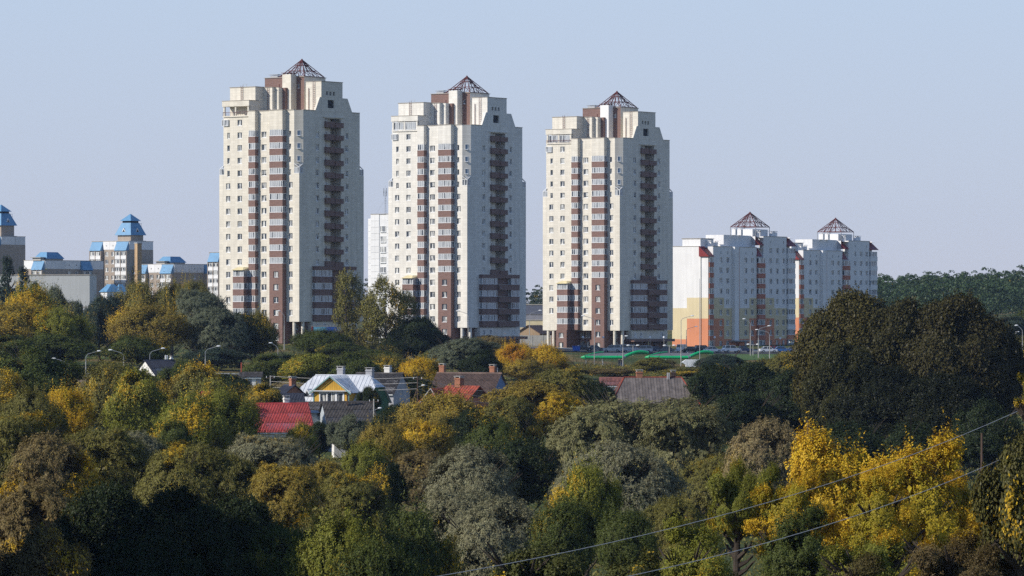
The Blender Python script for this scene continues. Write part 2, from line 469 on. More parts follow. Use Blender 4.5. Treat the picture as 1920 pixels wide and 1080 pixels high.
def pyramid_frame(parent, cx, cy, z, s, h, r=0.10, posts=0.0):
    """open steel pyramid: four hips, ring beams, rafters and diagonal struts, each bar a part"""
    ap = Vector((cx, cy, z + h))
    c = [Vector((cx + sx*s/2, cy + sy*s/2, z)) for sx, sy in ((-1,-1),(1,-1),(1,1),(-1,1))]
    def bar(nm, pts, rr): MB().tube(pts, rr, k=5).build(nm, 'red_steel', parent)
    for p in c: bar('hip_rafter', [p, ap], r)
    for i in range(4):
        a, b = c[i], c[(i+1) % 4]
        bar('ring_beam', [a, b], r)
        for t in (0.35, 0.68):
            bar('ring_beam', [a.lerp(ap, t), b.lerp(ap, t)], r * 0.7)
        for t in (0.25, 0.5, 0.75):
            q = a.lerp(b, t)
            bar('rafter', [q, ap], r * 0.75)
        for t0, t1, l0, l1 in ((0.0, 0.25, 0.35, 0.35), (0.5, 0.25, 0.0, 0.35), (0.5, 0.75, 0.0, 0.35), (1.0, 0.75, 0.35, 0.35)):
            bar('strut', [a.lerp(b, t0).lerp(ap, 0.0), a.lerp(b, t1).lerp(ap, 0.35)], r * 0.6)
        for t0, t1 in ((0.25, 0.5), (0.75, 0.5)):
            bar('strut', [a.lerp(b, t0).lerp(ap, 0.35), a.lerp(b, t1).lerp(ap, 0.68)], r * 0.55)
        if posts: MB().tube([a, a - Vector((0, 0, posts))], r * 1.1, k=5).build('post', 'steel', parent)
    MB().ball(ap, 0.22).build('apex_joint', 'red_steel', parent)

# ------------------------------------------------------------------ the three towers
TW = 24.0
def tower(corner_px, d, base_y, label, wall='cream', loggia='open', shaft='cream', seed=0, rot=53.8, size=1.0):
    rnd = random.Random(seed)
    p = at(corner_px, base_y, d)
    T = thing('apartment_tower', label, 'apartment tower', p, math.radians(rot), 'three tall cream and brown towers')
    T.scale = (size * 1.018, size * 1.018, size)
    ZI = [7.2 + 3.0 * i for i in range(17)]
    Z0, ZC, ZT, ZL = 5.1, 39.9, 54.8, 53.6
    ch = 1.5
    # ---------------- openings
    L_low, L_up, R_low, R_up = [], [], [], []
    wins = []
    def win(face, a, i, w, h=1.4, n=2, blue=False, dz=0.0):
        z = ZI[i] + dz
        o = (a - w/2, a + w/2, z - h/2, z + h/2)
        (L_low if face == 'L' else R_low).append(o); wins.append((face, a, z, w, h, n, blue))
    for i in range(16):
        if i <= 14:
            win('L', 10.5, i, 1.5)
            if i <= 10: win('L', 2.6, i, 1.25)
            else: win('L', 2.75, i, 0.7, n=1)
        if i <= 10:
            if i >= 1: win('L', 21.3, i, 1.3)
        elif i <= 14: win('L', 21.2, i, 0.75, n=1)
        if i >= 4: win('L', 17.8, i, 1.35)
        if 4 <= i <= 14:
            win('R', 6.7, i, 1.2); win('R', 17.6, i, 1.2)
    # loggia recess on the right face: one opening for the whole stack
    RZ0, RZ1 = 18.3, 54.3 - 1.2
    stack = (9.4, 15.4, RZ0, RZ1)
    # ---------------- wall shell
    W = MB()
    W.wall('L', 0, TW, Z0, ZC, 0, L_low, 0.3)
    W.wall('R', 0, TW, Z0, ZC, 0, R_low + [stack], 0.3)
    W.quad([(TW, 0, Z0), (TW, TW, Z0), (TW, TW, ZC), (TW, 0, ZC)])
    W.quad([(TW, TW, Z0), (0, TW, Z0), (0, TW, ZC), (TW, TW, ZC)])
    W.quad([(0, 0, Z0), (0, TW, Z0), (TW, TW, Z0), (TW, 0, Z0)])
    W.quad([(0, 0, ZC), (TW, 0, ZC), (TW, TW, ZC), (0, TW, ZC)])
    # upper body with cut corners
    W.wall('L', ch, 12.2, ZC, ZT, 0, L_low, 0.3)
    W.wall('L', 12.2, TW - ch, ZC, ZL, 0, L_low, 0.3)
    W.wall('R', ch, TW - ch, ZC, ZT, 0, R_low + [stack], 0.3)
    # raised part over the loggia stack with sloped shoulders
    for yy in (0, 0.5):
        W.quad([(5.9, yy, ZT), (8.1, yy, ZT), (8.1, yy, ZT + 3.3), (7.6, yy, ZT + 3.3)])
        W.quad([(16.0, yy, ZT), (19.7, yy, ZT), (17.9, yy, ZT + 3.3), (16.0, yy, ZT + 3.3)])
    for q, r in (((5.9, ZT), (7.6, ZT + 3.3)), ((7.6, ZT + 3.3), (8.1, ZT + 3.3)), ((16.0, ZT + 3.3), (17.9, ZT + 3.3)), ((17.9, ZT + 3.3), (19.7, ZT))):
        W.quad([(q[0], 0, q[1]), (r[0], 0, r[1]), (r[0], 0.5, r[1]), (q[0], 0.5, q[1])])
    for c0, c1 in (((0, ch), (ch, 0)), ((TW - ch, 0), (TW, ch)), ((TW, TW - ch), (TW - ch, TW)), ((ch, TW), (0, TW - ch))):
        W.quad([(*c0, ZC), (*c1, ZC), (*c1, ZT), (*c0, ZT)])
    W.quad([(TW, ch, ZC), (TW, TW - ch, ZC), (TW, TW - ch, ZT), (TW, ch, ZT)])
    W.quad([(TW - ch, TW, ZC), (ch, TW, ZC), (ch, TW, ZL), (TW - ch, TW, ZL)])
    W.quad([(0, 12.2, ZL), (0, 12.2, ZT), (TW, 12.2, ZT), (TW, 12.2, ZL)])
    # roofs (recessed behind a parapet)
    W.quad([(ch, 0, ZT - 0.5), (TW - ch, 0, ZT - 0.5), (TW, ch, ZT - 0.5), (TW, 12.2, ZT - 0.5), (0, 12.2, ZT - 0.5), (0, ch, ZT - 0.5)])
    W.quad([(0, 12.2, ZL - 0.3), (TW, 12.2, ZL - 0.3), (TW, TW - ch, ZL - 0.3), (TW - ch, TW, ZL - 0.3), (ch, TW, ZL - 0.3), (0, TW - ch, ZL - 0.3)])
    W.build('wall', wall, T)
    # loggia recess, left half shallow with a window wall, right half deep
    B = MB()
    B.quad([(9.4, 0.9, RZ0), (12.6, 0.9, RZ0), (12.6, 0.9, RZ1), (9.4, 0.9, RZ1)])
    B.quad([(12.6, 0.9, RZ0), (12.6, 2.6, RZ0), (12.6, 2.6, RZ1), (12.6, 0.9, RZ1)])
    B.quad([(12.6, 2.6, RZ0), (15.4, 2.6, RZ0), (15.4, 2.6, RZ1), (12.6, 2.6, RZ1)])
    B.quad([(15.4, 0.3, RZ0), (15.4, 2.6, RZ0), (15.4, 2.6, RZ1), (15.4, 0.3, RZ1)])
    B.quad([(9.4, 0.3, RZ0), (9.4, 0.9, RZ0), (9.4, 0.9, RZ1), (9.4, 0.3, RZ1)])
    B.quad([(9.4, 0, RZ1), (15.4, 0, RZ1), (15.4, 2.6, RZ1), (9.4, 2.6, RZ1)])
    B.build('loggia_recess', wall, T)
    for (f, a, z, w, h, n, blue) in wins:
        add_window(T, f, a, z, w, h, n, 0.2, 0.0, blue)
    # ---------------- loggia balconies on the right face
    bm = MB(); bm.box(-3.15, 0.2, -0.55, 0.0, -0.75, 0.55); bm.box(0.2, 3.15, -0.75, 0.0, -0.75, 0.35)
    bm.box(-3.2, 0.15, -0.58, 0.0, 0.55, 0.62); bm.box(0.2, 3.2, -0.79, 0.0, 0.35, 0.42)
    bm.box(-2.98, 2.98, 0.0, 2.55, -0.72, -0.6)
    bme = bm.mesh('balcony', ['brown'])
    for i in range(4, 16):
        put('balcony', bme, T, (12.4, 0, ZI[i] - 0.45))
        add_window(T, 'R', 10.9, ZI[i] + 0.1, 0.9, 1.6, 1, 0.84, 0.0, name='balcony_window')
    # ---------------- lower brown bays on the right face
    for i in range(0, 4):
        z = ZI[i] + 0.3
        add_panel(T, 'R', 7.9, z - 1.5, 6.2, 1.0, 1.5, 'brown')
        add_panel(T, 'R', 18.3, z - 1.5, 3.4, 1.0, 1.5, 'brown')
        add_bay_glazing(T, 'R', 7.9, z, 6.1, 0.95, 1.5, 7)
        add_bay_glazing(T, 'R', 18.3, z, 3.3, 0.95, 1.5, 4)
        add_panel(T, 'R', 13.8, z - 1.5, 5.6, 1.45, 1.3, 'brown', name='balcony')
        MB().box(11.05, 16.55, -0.06, 0.0, z - 0.75, z + 0.75).build('loggia_back', 'brown', T)
    add_panel(T, 'R', 12.4, ZI[3] + 1.5, 15.2, 1.04, 0.9, 'brown', name='bay_cornice')
    # ---------------- brown bays on the left face
    def bay(a0, a1, p, i0, i1, n, nm, plane=0.0):
        a, w = (a0 + a1) / 2, a1 - a0
        for i in range(i0, i1 + 1):
            z = ZI[i] + 0.3
            add_bay_glazing(T, 'L', a, z, w - 0.08, p - 0.04, 1.5, n, 1 if p < 1.6 else 2)
            add_panel(T, 'L', a, z - 1.5, w, p, 1.5, 'brown')
    bay(12.2, 14.2, 1.2, 0, 14, 3, 's')
    bay(3.8, 7.7, 1.45, 4, 14, 7, 'b')
    bay(14.23, 17.5, 2.9, 0, 3, 4, 'e')
    # cream heads of the bays up to the roof
    for a0, a1, p in ((12.2, 14.2, 1.2), (3.8, 7.7, 1.45)):
        MB().box(-p, 0.0, a0, a1, ZI[14] + 1.05, ZT + 0.02).build('bay_head', wall, T)
    # hipped canopy over the lower bay
    cz = ZI[3] + 1.05
    MB().quad([(-3.4, 14.1, cz), (-3.4, 17.6, cz), (-0.02, 17.6, cz), (-0.02, 14.1, cz)]).quad([(-3.4, 14.1, cz), (-2.0, 15.0, cz + 0.7), (-2.0, 16.8, cz + 0.7), (-3.4, 17.6, cz)][::-1]) \
        .quad([(-3.4, 14.1, cz), (-0.02, 14.1, cz), (-0.02, 14.5, cz + 0.7), (-2.0, 15.0, cz + 0.7)]).quad([(-2.0, 15.0, cz + 0.7), (-0.02, 14.5, cz + 0.7), (-0.02, 17.2, cz + 0.7), (-2.0, 16.8, cz + 0.7)]) \
        .quad([(-2.0, 16.8, cz + 0.7), (-0.02, 17.2, cz + 0.7), (-0.02, 17.6, cz), (-3.4, 17.6, cz)]).build('canopy', paint('cream_canopy', (0.62, 0.53, 0.30), 0.5), T)
    # brown shaft of the big bay down to the ground
    S = MB()
    sw = [(5.75 - 0.75, 5.75 + 0.75, ZI[i] - 0.7, ZI[i] + 0.7) for i in range(4)] + [(5.0, 6.5, 3.4, 4.8), (5.0, 6.5, 0.6, 2.0)]
    S.wall('L', 3.8, 7.7, 0, ZI[4] - 1.95, -1.45, sw, 0.3)
    S.quad([(-1.45, 3.8, 0), (4, 3.8, 0), (4, 3.8, ZI[4] - 1.95), (-1.45, 3.8, ZI[4] - 1.95)]).quad([(4, 7.7, 0), (-1.45, 7.7, 0), (-1.45, 7.7, ZI[4] - 1.95), (4, 7.7, ZI[4] - 1.95)])
    S.build('bay_shaft', 'brown', T)
    for o in sw: add_window(T, 'L', 5.75, (o[2] + o[3]) / 2, 1.5, 1.4, 2, 0.22, -1.45)
    S = MB(); ew = [(15.2, 16.7, 3.2, 4.5), (15.2, 16.7, 0.6, 2.0)]
    S.wall('L', 14.23, 17.5, 0, ZI[0] - 1.95, -3.2, ew, 0.3)
    S.quad([(-3.2, 14.23, 0), (4, 14.23, 0), (4, 14.23, ZI[0] - 1.95), (-3.2, 14.23, ZI[0] - 1.95)]).quad([(4, 17.5, 0), (-3.2, 17.5, 0), (-3.2, 17.5, ZI[0] - 1.95), (4, 17.5, ZI[0] - 1.95)])
    S.build('bay_shaft', 'brown', T)
    for o in ew: add_window(T, 'L', 15.95, (o[2] + o[3]) / 2, 1.5, o[3] - o[2], 2, 0.22, -3.2)
    # ---------------- ground storey set back under the overhang
    G = MB(); gl = [(a - 0.7, a + 0.7, z, z + 1.4) for a in (2.9, 9.6, 11.6, 13.2, 19.5) for z in (0.8, 3.2)]
    G.wall('L', 0.6, 23, 0, Z0, 2.4, gl, 0.2); G.wall('R', 2.4, 22, 0, Z0, 1.2, [(14.5, 17.5, 0, 2.6)], 0.5)
    G.build('ground_storey', 'brown', T)
    for o in gl: add_window(T, 'L', (o[0] + o[1]) / 2, (o[2] + o[3]) / 2, 1.4, 1.4, 2, 0.15, 2.4)
    MB().box(4.4, 20.6, -0.6, 1.1, 2.9, 5.08).build('entrance_wall', wall, T)
    for vx in (6.0, 8.6, 18.0): add_window(T, 'R', vx, 4.0, 0.9, 1.3, 2, -0.66, 0.0)
    MB().box(3.6, 22, -2.0, 1.1, 2.2, 2.88).build('entrance_canopy', 'brown', T)
    MB().box(15.0, 17.0, 1.3, 1.4, 0.05, 2.5).build('entrance_door', paint('door_wood', (0.22, 0.10, 0.05), 0.6), T)
    for c in ((0.5, 1.9), (1.9, 0.5), (0.5, 22.6), (0.5, 20.9), (21.6, 0.5)):
        MB().tube([(*c, 0), (*c, Z0)], 0.38, k=10).build('pillar', wall, T)
    # ---------------- corner windows and glazed corner roofs
    for c, a in (((ch/2, ch/2), -math.pi/4),):
        for i in (12, 13, 14):
            add_window(T, a, (c[0] - 0.04, c[1] - 0.04, ZI[i] + 0.2), None, 0.8, 1.3, 1, blue=True, name='corner_window')
    for cx, cy, sx, sy in ((0, 0, 1, 1), (0, TW, 1, -1), (TW, 0, -1, 1)):
        f = MB(); e = ch
        P = lambda u, v, z: (cx + sx * u, cy + sy * v, ZC + z)
        f.tube([P(0.06, 0.06, 0.02), P(0.06, 0.06, 1.45)], 0.07, k=4)
        for (a, b) in (((0.06, e), (0.06, 0.06)), ((e, 0.06), (0.06, 0.06))):
            f.tube([P(*a, 0.05), P(*b, 0.05)], 0.06, k=4); f.tube([P(*a, 1.45), P(*b, 1.45)], 0.06, k=4)
            f.tube([P((a[0]+b[0])/2, (a[1]+b[1])/2, 0.02), P((a[0]+b[0])/2, (a[1]+b[1])/2, 1.45)], 0.05, k=4)
            f.tube([P(*a, 0.02), P(*a, 2.3)], 0.06, k=4); f.tube([P(*a, 2.3), P(*b, 1.45)], 0.06, k=4)
        o = f.build('corner_glazing', 'frame', T)
        g = MB()
        g.quad([P(0.06, e, 0.02), P(0.06, 0.06, 0.02), P(0.06, 0.06, 1.45), P(0.06, e, 1.45)]).quad([P(e, 0.06, 0.02), P(0.06, 0.06, 0.02), P(0.06, 0.06, 1.45), P(e, 0.06, 1.45)])
        g.quad([P(0.06, e, 2.3), P(e, 0.06, 2.3), P(0.06, 0.06, 1.45)])
        g.build('pane', 'glass_curtain', o)
    # ---------------- roof structures
    def block(nm, x0, x1, y0, y1, z0, z1, mat, cap=True):
        MB().box(x0, x1, y0, y1, z0, z1).build(nm, mat, T)
        if cap: MB().box(x0 - 0.12, x1 + 0.12, y0 - 0.12, y1 + 0.12, z1, z1 + 0.14).build('parapet_cap', 'parapet', T)
    for (x0, x1, y0, y1, z) in ((-0.14, 0.3, ch, 3.79, ZT), (-0.14, 0.3, 7.71, 12.19, ZT), (-1.59, 0.3, 3.7, 7.8, ZT + 0.02), (-1.34, 0.3, 12.1, 14.3, ZT + 0.02)):
        MB().box(x0, x1, y0, y1, z, z + 0.12).build('parapet_cap', 'parapet', T)
    MB().box(ch, 5.9, -0.12, 0.3, ZT, ZT + 0.12).build('parapet_cap', 'parapet', T)
    MB().box(19.7, TW - ch, -0.12, 0.3, ZT, ZT + 0.12).build('parapet_cap', 'parapet', T)
    # penthouse loggia at the far left of the roof
    z0, z1 = ZL, 57.4
    MB().box(-0.25, 3.1, 14.6, TW - 1.2, z0, z0 + 0.3).build('terrace_slab', wall, T)
    MB().box(-0.3, 3.1, 14.75, 22.9, 56.1, z1).build('terrace_roof', wall, T)
    MB().box(-0.38, 3.15, 14.6, 23.0, z1, z1 + 0.12).build('parapet_cap', 'parapet', T)
    for y in (15.2, 19.0, 22.5): MB().box(-0.1, 0.3, y - 0.2, y + 0.2, z0 + 0.3, 56.1).build('terrace_post', wall, T)
    MB().box(2.4, 3.0, 14.8, 22.8, z0 + 0.3, 56.1).build('terrace_back_wall', wall, T)
    MB().box(0.4, 2.4, 14.8, 15.0, z0 + 0.3, 56.1).build('terrace_side_wall', wall, T)
    if loggia == 'open':
        r = MB().box(-0.2, -0.14, 14.9, 22.8, z0 + 1.1, z0 + 1.18)
        for k in range(14): r.box(-0.2, -0.16, 14.9 + k*0.6, 14.96 + k*0.6, z0 + 0.3, z0 + 1.1)
        r.build('terrace_railing', 'red_steel', T)
    else:
        for k, y in enumerate((17.1, 20.75)):
            add_bay_glazing(T, 'L', y, z0 + 1.35, 3.3, 0.25, 1.9, 6, 1, 0.2, 'terrace_window', 'glass_curtain')
        if loggia == 'railing':
            r = MB().box(-0.32, -0.27, 14.9, 22.8, z0 + 0.9, z0 + 0.98)
            for k in range(20): r.box(-0.32, -0.28, 14.9 + k*0.41, 14.95 + k*0.41, z0 + 0.3, z0 + 0.9)
            r.build('terrace_railing', 'red_steel', T)
    add_bay_glazing(T, 'L', 22.0, ZI[15] + 0.05, 1.9, 0.35, 1.5, 4, 1, 0.0, 'corner_bay_window')
    block('roof_block', 2.2, 6.5, 14.9, 22.6, ZL, 60.7, wall)
    # stepped walls between the left block and the core
    block('roof_block', 5.2, 9.5, 12.3, 14.88, ZT - 0.5, 60.6, wall)
    MB().box(6.2, 10.4, 11.2, 12.28, ZT - 0.5, 60.6).build('roof_block', wall, T)
    MB().box(7.6, 10.4, 10.3, 11.18, ZT - 0.5, 60.6).build('roof_block', 'brown', T)
    # central brown core
    C = MB()
    C.wall('L', 7.0, 18.9, ZT - 0.5, 63.2, 10.5, [(8.4, 9.0, 60.6, 61.6)], 0.2)
    C.quad([(10.5, 7.0, 63.2), (18.4, 7.0, 63.2), (18.4, 18.9, 63.2), (10.5, 18.9, 63.2)]).quad([(18.4, 7, 50), (18.4, 18.9, 50), (18.4, 18.9, 63.2), (18.4, 7, 63.2)]).quad([(18.4, 18.9, 50), (10.5, 18.9, 50), (10.5, 18.9, 63.2), (18.4, 18.9, 63.2)])
    C.build('core_wall', 'brown', T)
    MB().quad([(10.5, 7.0, ZT - 0.5), (18.4, 7.0, ZT - 0.5), (18.4, 7.0, 63.2), (10.5, 7.0, 63.2)]).build('core_side_wall', wall, T)
    add_window(T, 'L', 8.7, 61.1, 0.6, 1.0, 1, 0.12, 10.5)
    MB().box(10.3, 18.6, 6.85, 19.0, 63.2, 63.35).build('parapet_cap', 'parapet', T)
    MB().box(8.4, 10.45, 9.3, 11.9, ZT - 0.5, 63.8).build('vent_shaft', 'white_wall' if shaft == 'white' else wall, T)
    MB().box(8.2, 10.6, 9.1, 12.1, 64.1, 64.2).box(8.6, 8.8, 9.4, 9.6, 63.8, 64.1).box(9.9, 10.1, 9.4, 9.6, 63.8, 64.1).box(8.6, 8.8, 11.5, 11.7, 63.8, 64.1).box(9.9, 10.1, 11.5, 11.7, 63.8, 64.1).build('vent_cap', 'red_steel', T)
    MB().box(11.0, 13.2, 15.4, 18.2, 64.0, 64.1).box(11.3, 12.9, 15.7, 17.9, 63.35, 63.8).build('vent_cap', 'steel', T)
    pyramid_frame(T, 14.45, 10.9, 63.4, 7.5, 4.2)
    # block over the loggia stack
    F2 = MB(); sm = [(9.9 + k*1.25, 10.6 + k*1.25, 58.6, 59.5) for k in range(3)]; big = (10.5, 12.9, 55.6, 57.5)
    F2.wall('R', 8.1, 16.0, ZT - 0.01, 61.8, -0.02, sm + [big], 0.5)
    F2.quad([(8.1, -0.02, ZT), (8.1, -0.02, 61.8), (8.1, 4.6, 61.8), (8.1, 4.6, ZT - 0.5)]).quad([(8.1, -0.02, 61.8), (16, -0.02, 61.8), (16, 4.6, 61.8), (8.1, 4.6, 61.8)]).quad([(16, -0.02, ZT), (16, 4.6, ZT - 0.5), (16, 4.6, 61.8), (16, -0.02, 61.8)]).quad([(16, 4.6, ZT - 0.5), (8.1, 4.6, ZT - 0.5), (8.1, 4.6, 61.8), (16, 4.6, 61.8)])
    F2.build('roof_block', wall, T)
    for o in sm + [big]: MB().quad([(o[0], 0.4, o[2]), (o[1], 0.4, o[2]), (o[1], 0.4, o[3]), (o[0], 0.4, o[3])]).build('opening', 'dark', T)
    MB().box(8.0, 16.1, -0.14, 4.7, 61.8, 61.92).build('parapet_cap', 'parapet', T)
    MB().box(8.8, 16.2, -0.3, 0.0, RZ1 + 0.2, RZ1 + 0.42).build('loggia_cornice', wall, T)
    ladder('roof_ladder', T, (7.95, 1.8, ZT - 0.3), 7.4, 0.55)
    ladder('roof_ladder', T, (2.05, 18.6, 57.5), 3.6, 0.55)
    ladder('roof_ladder', T, (5.1, 13.2, ZT - 0.3), 6.2, 0.5)
    MB().tube([(7.9, 3.6, ZT - 0.3), (7.9, 3.6, 60.3)], 0.08, k=5).build('flue_pipe', 'red_steel', T)
    MB().tube([(8.2, 12.6, ZT - 0.3), (8.2, 12.6, 61.5)], 0.09, k=5).build('flue_pipe', 'red_steel', T)
    m = MB()
    for y in (18.2, 19.2): m.tube([(3, y, 60.8), (3, y, 61.5)], 0.03, k=4)
    m.tube([(3, 18.0, 61.5), (3, 19.4, 61.5)], 0.03, k=4).build('roof_rail', 'steel', T)
    return T

tower(561, 990, 644, 'leftmost cream tower, nearest of the three, with an open rooftop loggia', 'cream', 'open', 'cream', 1, size=0.99)
tower(876, 1056, 653.5, 'middle tower of the three, with the palest, almost white walls', 'cream_pale', 'glazed', 'cream', 2, size=1.0115)
tower(1162, 1132, 657, 'rightmost of the three towers, cream with a white rooftop shaft, beside the lower white blocks', 'cream_mid', 'railing', 'white', 3, size=1.03)
# ------------------------------------------------------------------ white ten-storey blocks with red roof corners
class Bands:
    """painted colour bands: 0 white, 1 yellow, 2 orange, stepped along the wall"""
    def __init__(s, steps): s.steps = steps; s.cuts_a = [x for st in steps for x in st[:2]]; s.cuts_z = [z for st in steps for z in st[2:]]
    def __call__(s, a, z):
        for a0, a1, zo, zy in s.steps:
            if a0 <= a <= a1: return 2 if z < zo else (1 if z < zy else 0)
        return 0
WC = ['white_wall', 'yellow_wall', 'orange_wall']
def white_block(px, d, base_y, label, rot):
    T = thing('apartment_block', label, 'apartment block', at(px, base_y, d), math.radians(rot), 'two white blocks with open steel pyramids')
    T.scale = (1.135, 1.088, 1.088)
    ZI = [1.75 + 2.81 * i for i in range(10)]
    H1, H2, D = 27.8, 30.9, 11.0
    end = Bands([(0, 6.5, 8.5, 14.1), (6.5, D, 2.95, 11.3)])
    fr = Bands([(0, 8.6, 8.5, 14.1), (8.6, 22.5, 2.95, 11.3), (22.5, 36.6, 8.5, 14.1), (36.6, 60, 2.95, 11.3)])
    ops, wins = [], []
    for i in range(10):
        for a in (6.9, 10.6, 20.6, 24.3):
            if i < 9: ops.append((a - 0.8, a + 0.8, ZI[i] - 0.75, ZI[i] + 0.75)); wins.append((a, ZI[i], 1.6))
        for a in (34.6, 38.3, 41.9):
            ops.append((a - 0.75, a + 0.75, ZI[i] - 0.75, ZI[i] + 0.75)); wins.append((a, ZI[i], 1.5))
    vents = [(a - 0.2, a + 0.2, z - 0.35, z + 0.35) for a, z in ((6.9, 26.2), (10.6, 26.2), (20.6, 26.2), (24.3, 26.2), (34.6, 29.4), (41.9, 29.4))]
    W = MB()
    W.wall('L', 0, D, 0, H1 - 2.7, 0, (), 0.2, matfn=end)
    W.wall('R', 2.6, 12.8, 0, H1, 0, ops + vents, 0.25, matfn=fr)
    W.wall('R', 16.9, 26.6, 0, H1, 0, ops + vents, 0.25, matfn=fr)
    W.wall('R', 30.4, 43.6, 0, H2, 0, ops + vents, 0.25, matfn=fr)
    W.wall('R', 0, 2.6, 0, H1 - 2.6, 1.6, (), matfn=fr)
    W.wall('R', 12.8, 16.9, 0, H1, 0.7, (), matfn=fr)
    W.wall('R', 26.6, 30.4, 0, H1, 1.2, (), matfn=fr)
    W.wall('R', 43.6, 48, 0, H2 - 2.4, 1.4, (), matfn=fr)
    for x, y1, h in ((2.6, 1.6, H1), (16.9, 0.7, H1), (30.4, 1.2, H2), (12.8, 0.7, H1), (26.6, 1.2, H1), (43.6, 1.4, H2)):
        W.wall('L', 0, y1, 0, h, x, (), matfn=fr)
    W.quad([(0, 0.0, H1 - 2.7), (0, D, H1 - 2.7), (0, D, H1), (0, 2.5, H1)], 0)
    W.quad([(48, 1.4, 0), (48, D, 0), (48, D, H2), (48, 1.4, H2)]).quad([(0, D, 0), (48, D, 0), (48, D, H1), (0, D, H1)])
    W.quad([(0, 2.0, H1 - 0.3), (30.4, 0, H1 - 0.3), (30.4, D, H1 - 0.3), (0, D, H1 - 0.3)]).quad([(28.0, 0.05, H2 - 0.3), (48, 0.05, H2 - 0.3), (48, D, H2 - 0.3), (28.0, D, H2 - 0.3)]).quad([(28, 1.2, H1 - 0.3), (28, D, H1 - 0.3), (28, D, H2), (28, 1.2, H2)])
    W.build('wall', WC, T)
    for a, z, w in wins: add_window(T, 'R', a, z, w, 1.5, 2, 0.16)
    for o in vents: MB().quad([(o[0], 0.2, o[2]), (o[1], 0.2, o[2]), (o[1], 0.2, o[3]), (o[0], 0.2, o[3])]).build('attic_vent', 'dark', T)
    # stair strip: projecting white pier and orange strip with small round windows
    MB().box(12.85, 15.2, -0.9, 0.68, 2.6, H1 + 0.05).build('stair_pier', 'white_wall', T)
    MB().box(15.25, 16.85, -0.1, 0.68, 2.0, H1 - 0.3).build('stair_strip', 'orange_panel', T)
    for i in range(9): add_window(T, 'R', 16.0, ZI[i] + 1.3, 0.55, 0.55, 1, -0.16, name='stair_window')
    MB().box(11.5, 20.0, -1.6, -0.02, 2.3, 2.6).build('entrance_canopy', 'concrete', T)
    # glazed balcony columns
    for a0, a1, top, pl in ((0.15, 2.55, 9, 1.6), (26.7, 30.3, 9, 1.2), (43.75, 47.9, 10, 1.4)):
        for i in range(top):
            w = a1 - a0; a = (a0 + a1) / 2; dp = 1.9 if a0 < 40 else 1.9
            gl = 'glass_curtain'
            add_bay_glazing(T, 'R', a, ZI[i] + 0.1, w - 0.1, dp - 0.1, 1.5, 3 if w < 3 else 4, 2, pl, 'balcony_window', gl if a0 > 40 else 'glass')
            mat = 'orange_panel' if a0 < 40 else ('white_wall' if i > 1 else 'orange_wall')
            add_panel(T, 'R', a, ZI[i] - 1.3, w, dp, 1.29, mat, pl, 'balcony_panel')
    # red roof wedges
    def wedge(x0, x1, z, h, dp, y0=-0.5):
        MB().prism([(y0, z), (dp, z), (dp, z + h)], 'x', x0, x1).build('red_roof', 'red_roof', T)
    wedge(-0.5, 2.6, H1 - 2.7, 2.75, 2.6)
    wedge(26.5, 29.0, H1 - 2.4, 2.4, 1.19)
    wedge(43.62, 48.4, H2 - 2.5, 2.55, 2.2, -0.7)
    wedge(28.0, 30.38, H2 - 2.4, 2.45, 2.4, -0.3)
    # end pipe, parapets, roof houses
    MB().tube([(-0.12, 2.2, 0.2), (-0.12, 2.2, H1 - 3)], 0.07, k=5).build('downpipe', 'concrete', T)
    for x0, x1, z in ((2.6, 12.8, H1), (16.9, 26.6, H1), (30.4, 43.6, H2)):
        MB().box(x0 - 0.1, x1 + 0.1, -0.1, 0.3, z, z + 0.12).build('parapet_cap', 'parapet', T)
    MB().box(-0.1, 0.3, 2.7, D, H1, H1 + 0.12).build('parapet_cap', 'parapet', T)
    MB().box(12.8, 27.9, 2.5, 8.0, H1 - 0.3, H2 + 0.2).build('roof_house', 'white_wall', T)
    MB().box(2.0, 9.0, 3.5, 9.0, H1 - 0.3, H1 + 2.1).build('roof_house', 'white_wall', T)
    MB().box(1.8, 9.2, 3.3, 9.2, H1 + 2.1, H1 + 2.25).build('parapet_cap', 'parapet', T)
    MB().box(29.0, 37.6, 2.6, 9.0, H2 - 0.3, H2 + 2.0).build('lift_house', 'white_wall', T)
    MB().box(32.8, 33.6, 2.54, 2.6, H2 - 0.2, H2 + 1.7).build('lift_house_door', 'dark', T)
    for x, y in ((11, 4), (5, 2.2), (18, 2), (21.5, 2.2), (31, 1.6), (39.4, 2.4), (40.6, 2.4), (42.4, 3)):
        z = H2 - 0.3 if x > 28 else (H2 + 0.2 if x > 12.8 else H1 - 0.3)
        MB().box(x - 0.5, x + 0.5, y - 0.5, y + 0.5, z, z + 1.6).box(x - 0.65, x + 0.65, y - 0.65, y + 0.65, z + 1.8, z + 1.92).box(x - 0.1, x + 0.1, y - 0.1, y + 0.1, z + 1.6, z + 1.8).build('roof_vent', 'white_wall', T)
    pyramid_frame(T, 33.6, 5.9, H2 + 2.7, 7.8, 4.0, 0.10, 2.6)
    return T
white_block(1328, 1240, 657, 'nearer white apartment block with yellow and orange lower storeys and a lit blank end wall', 59)
white_block(1498, 1329, 651, 'farther white apartment block with red roof corner, half hidden by the big dark tree', 59)

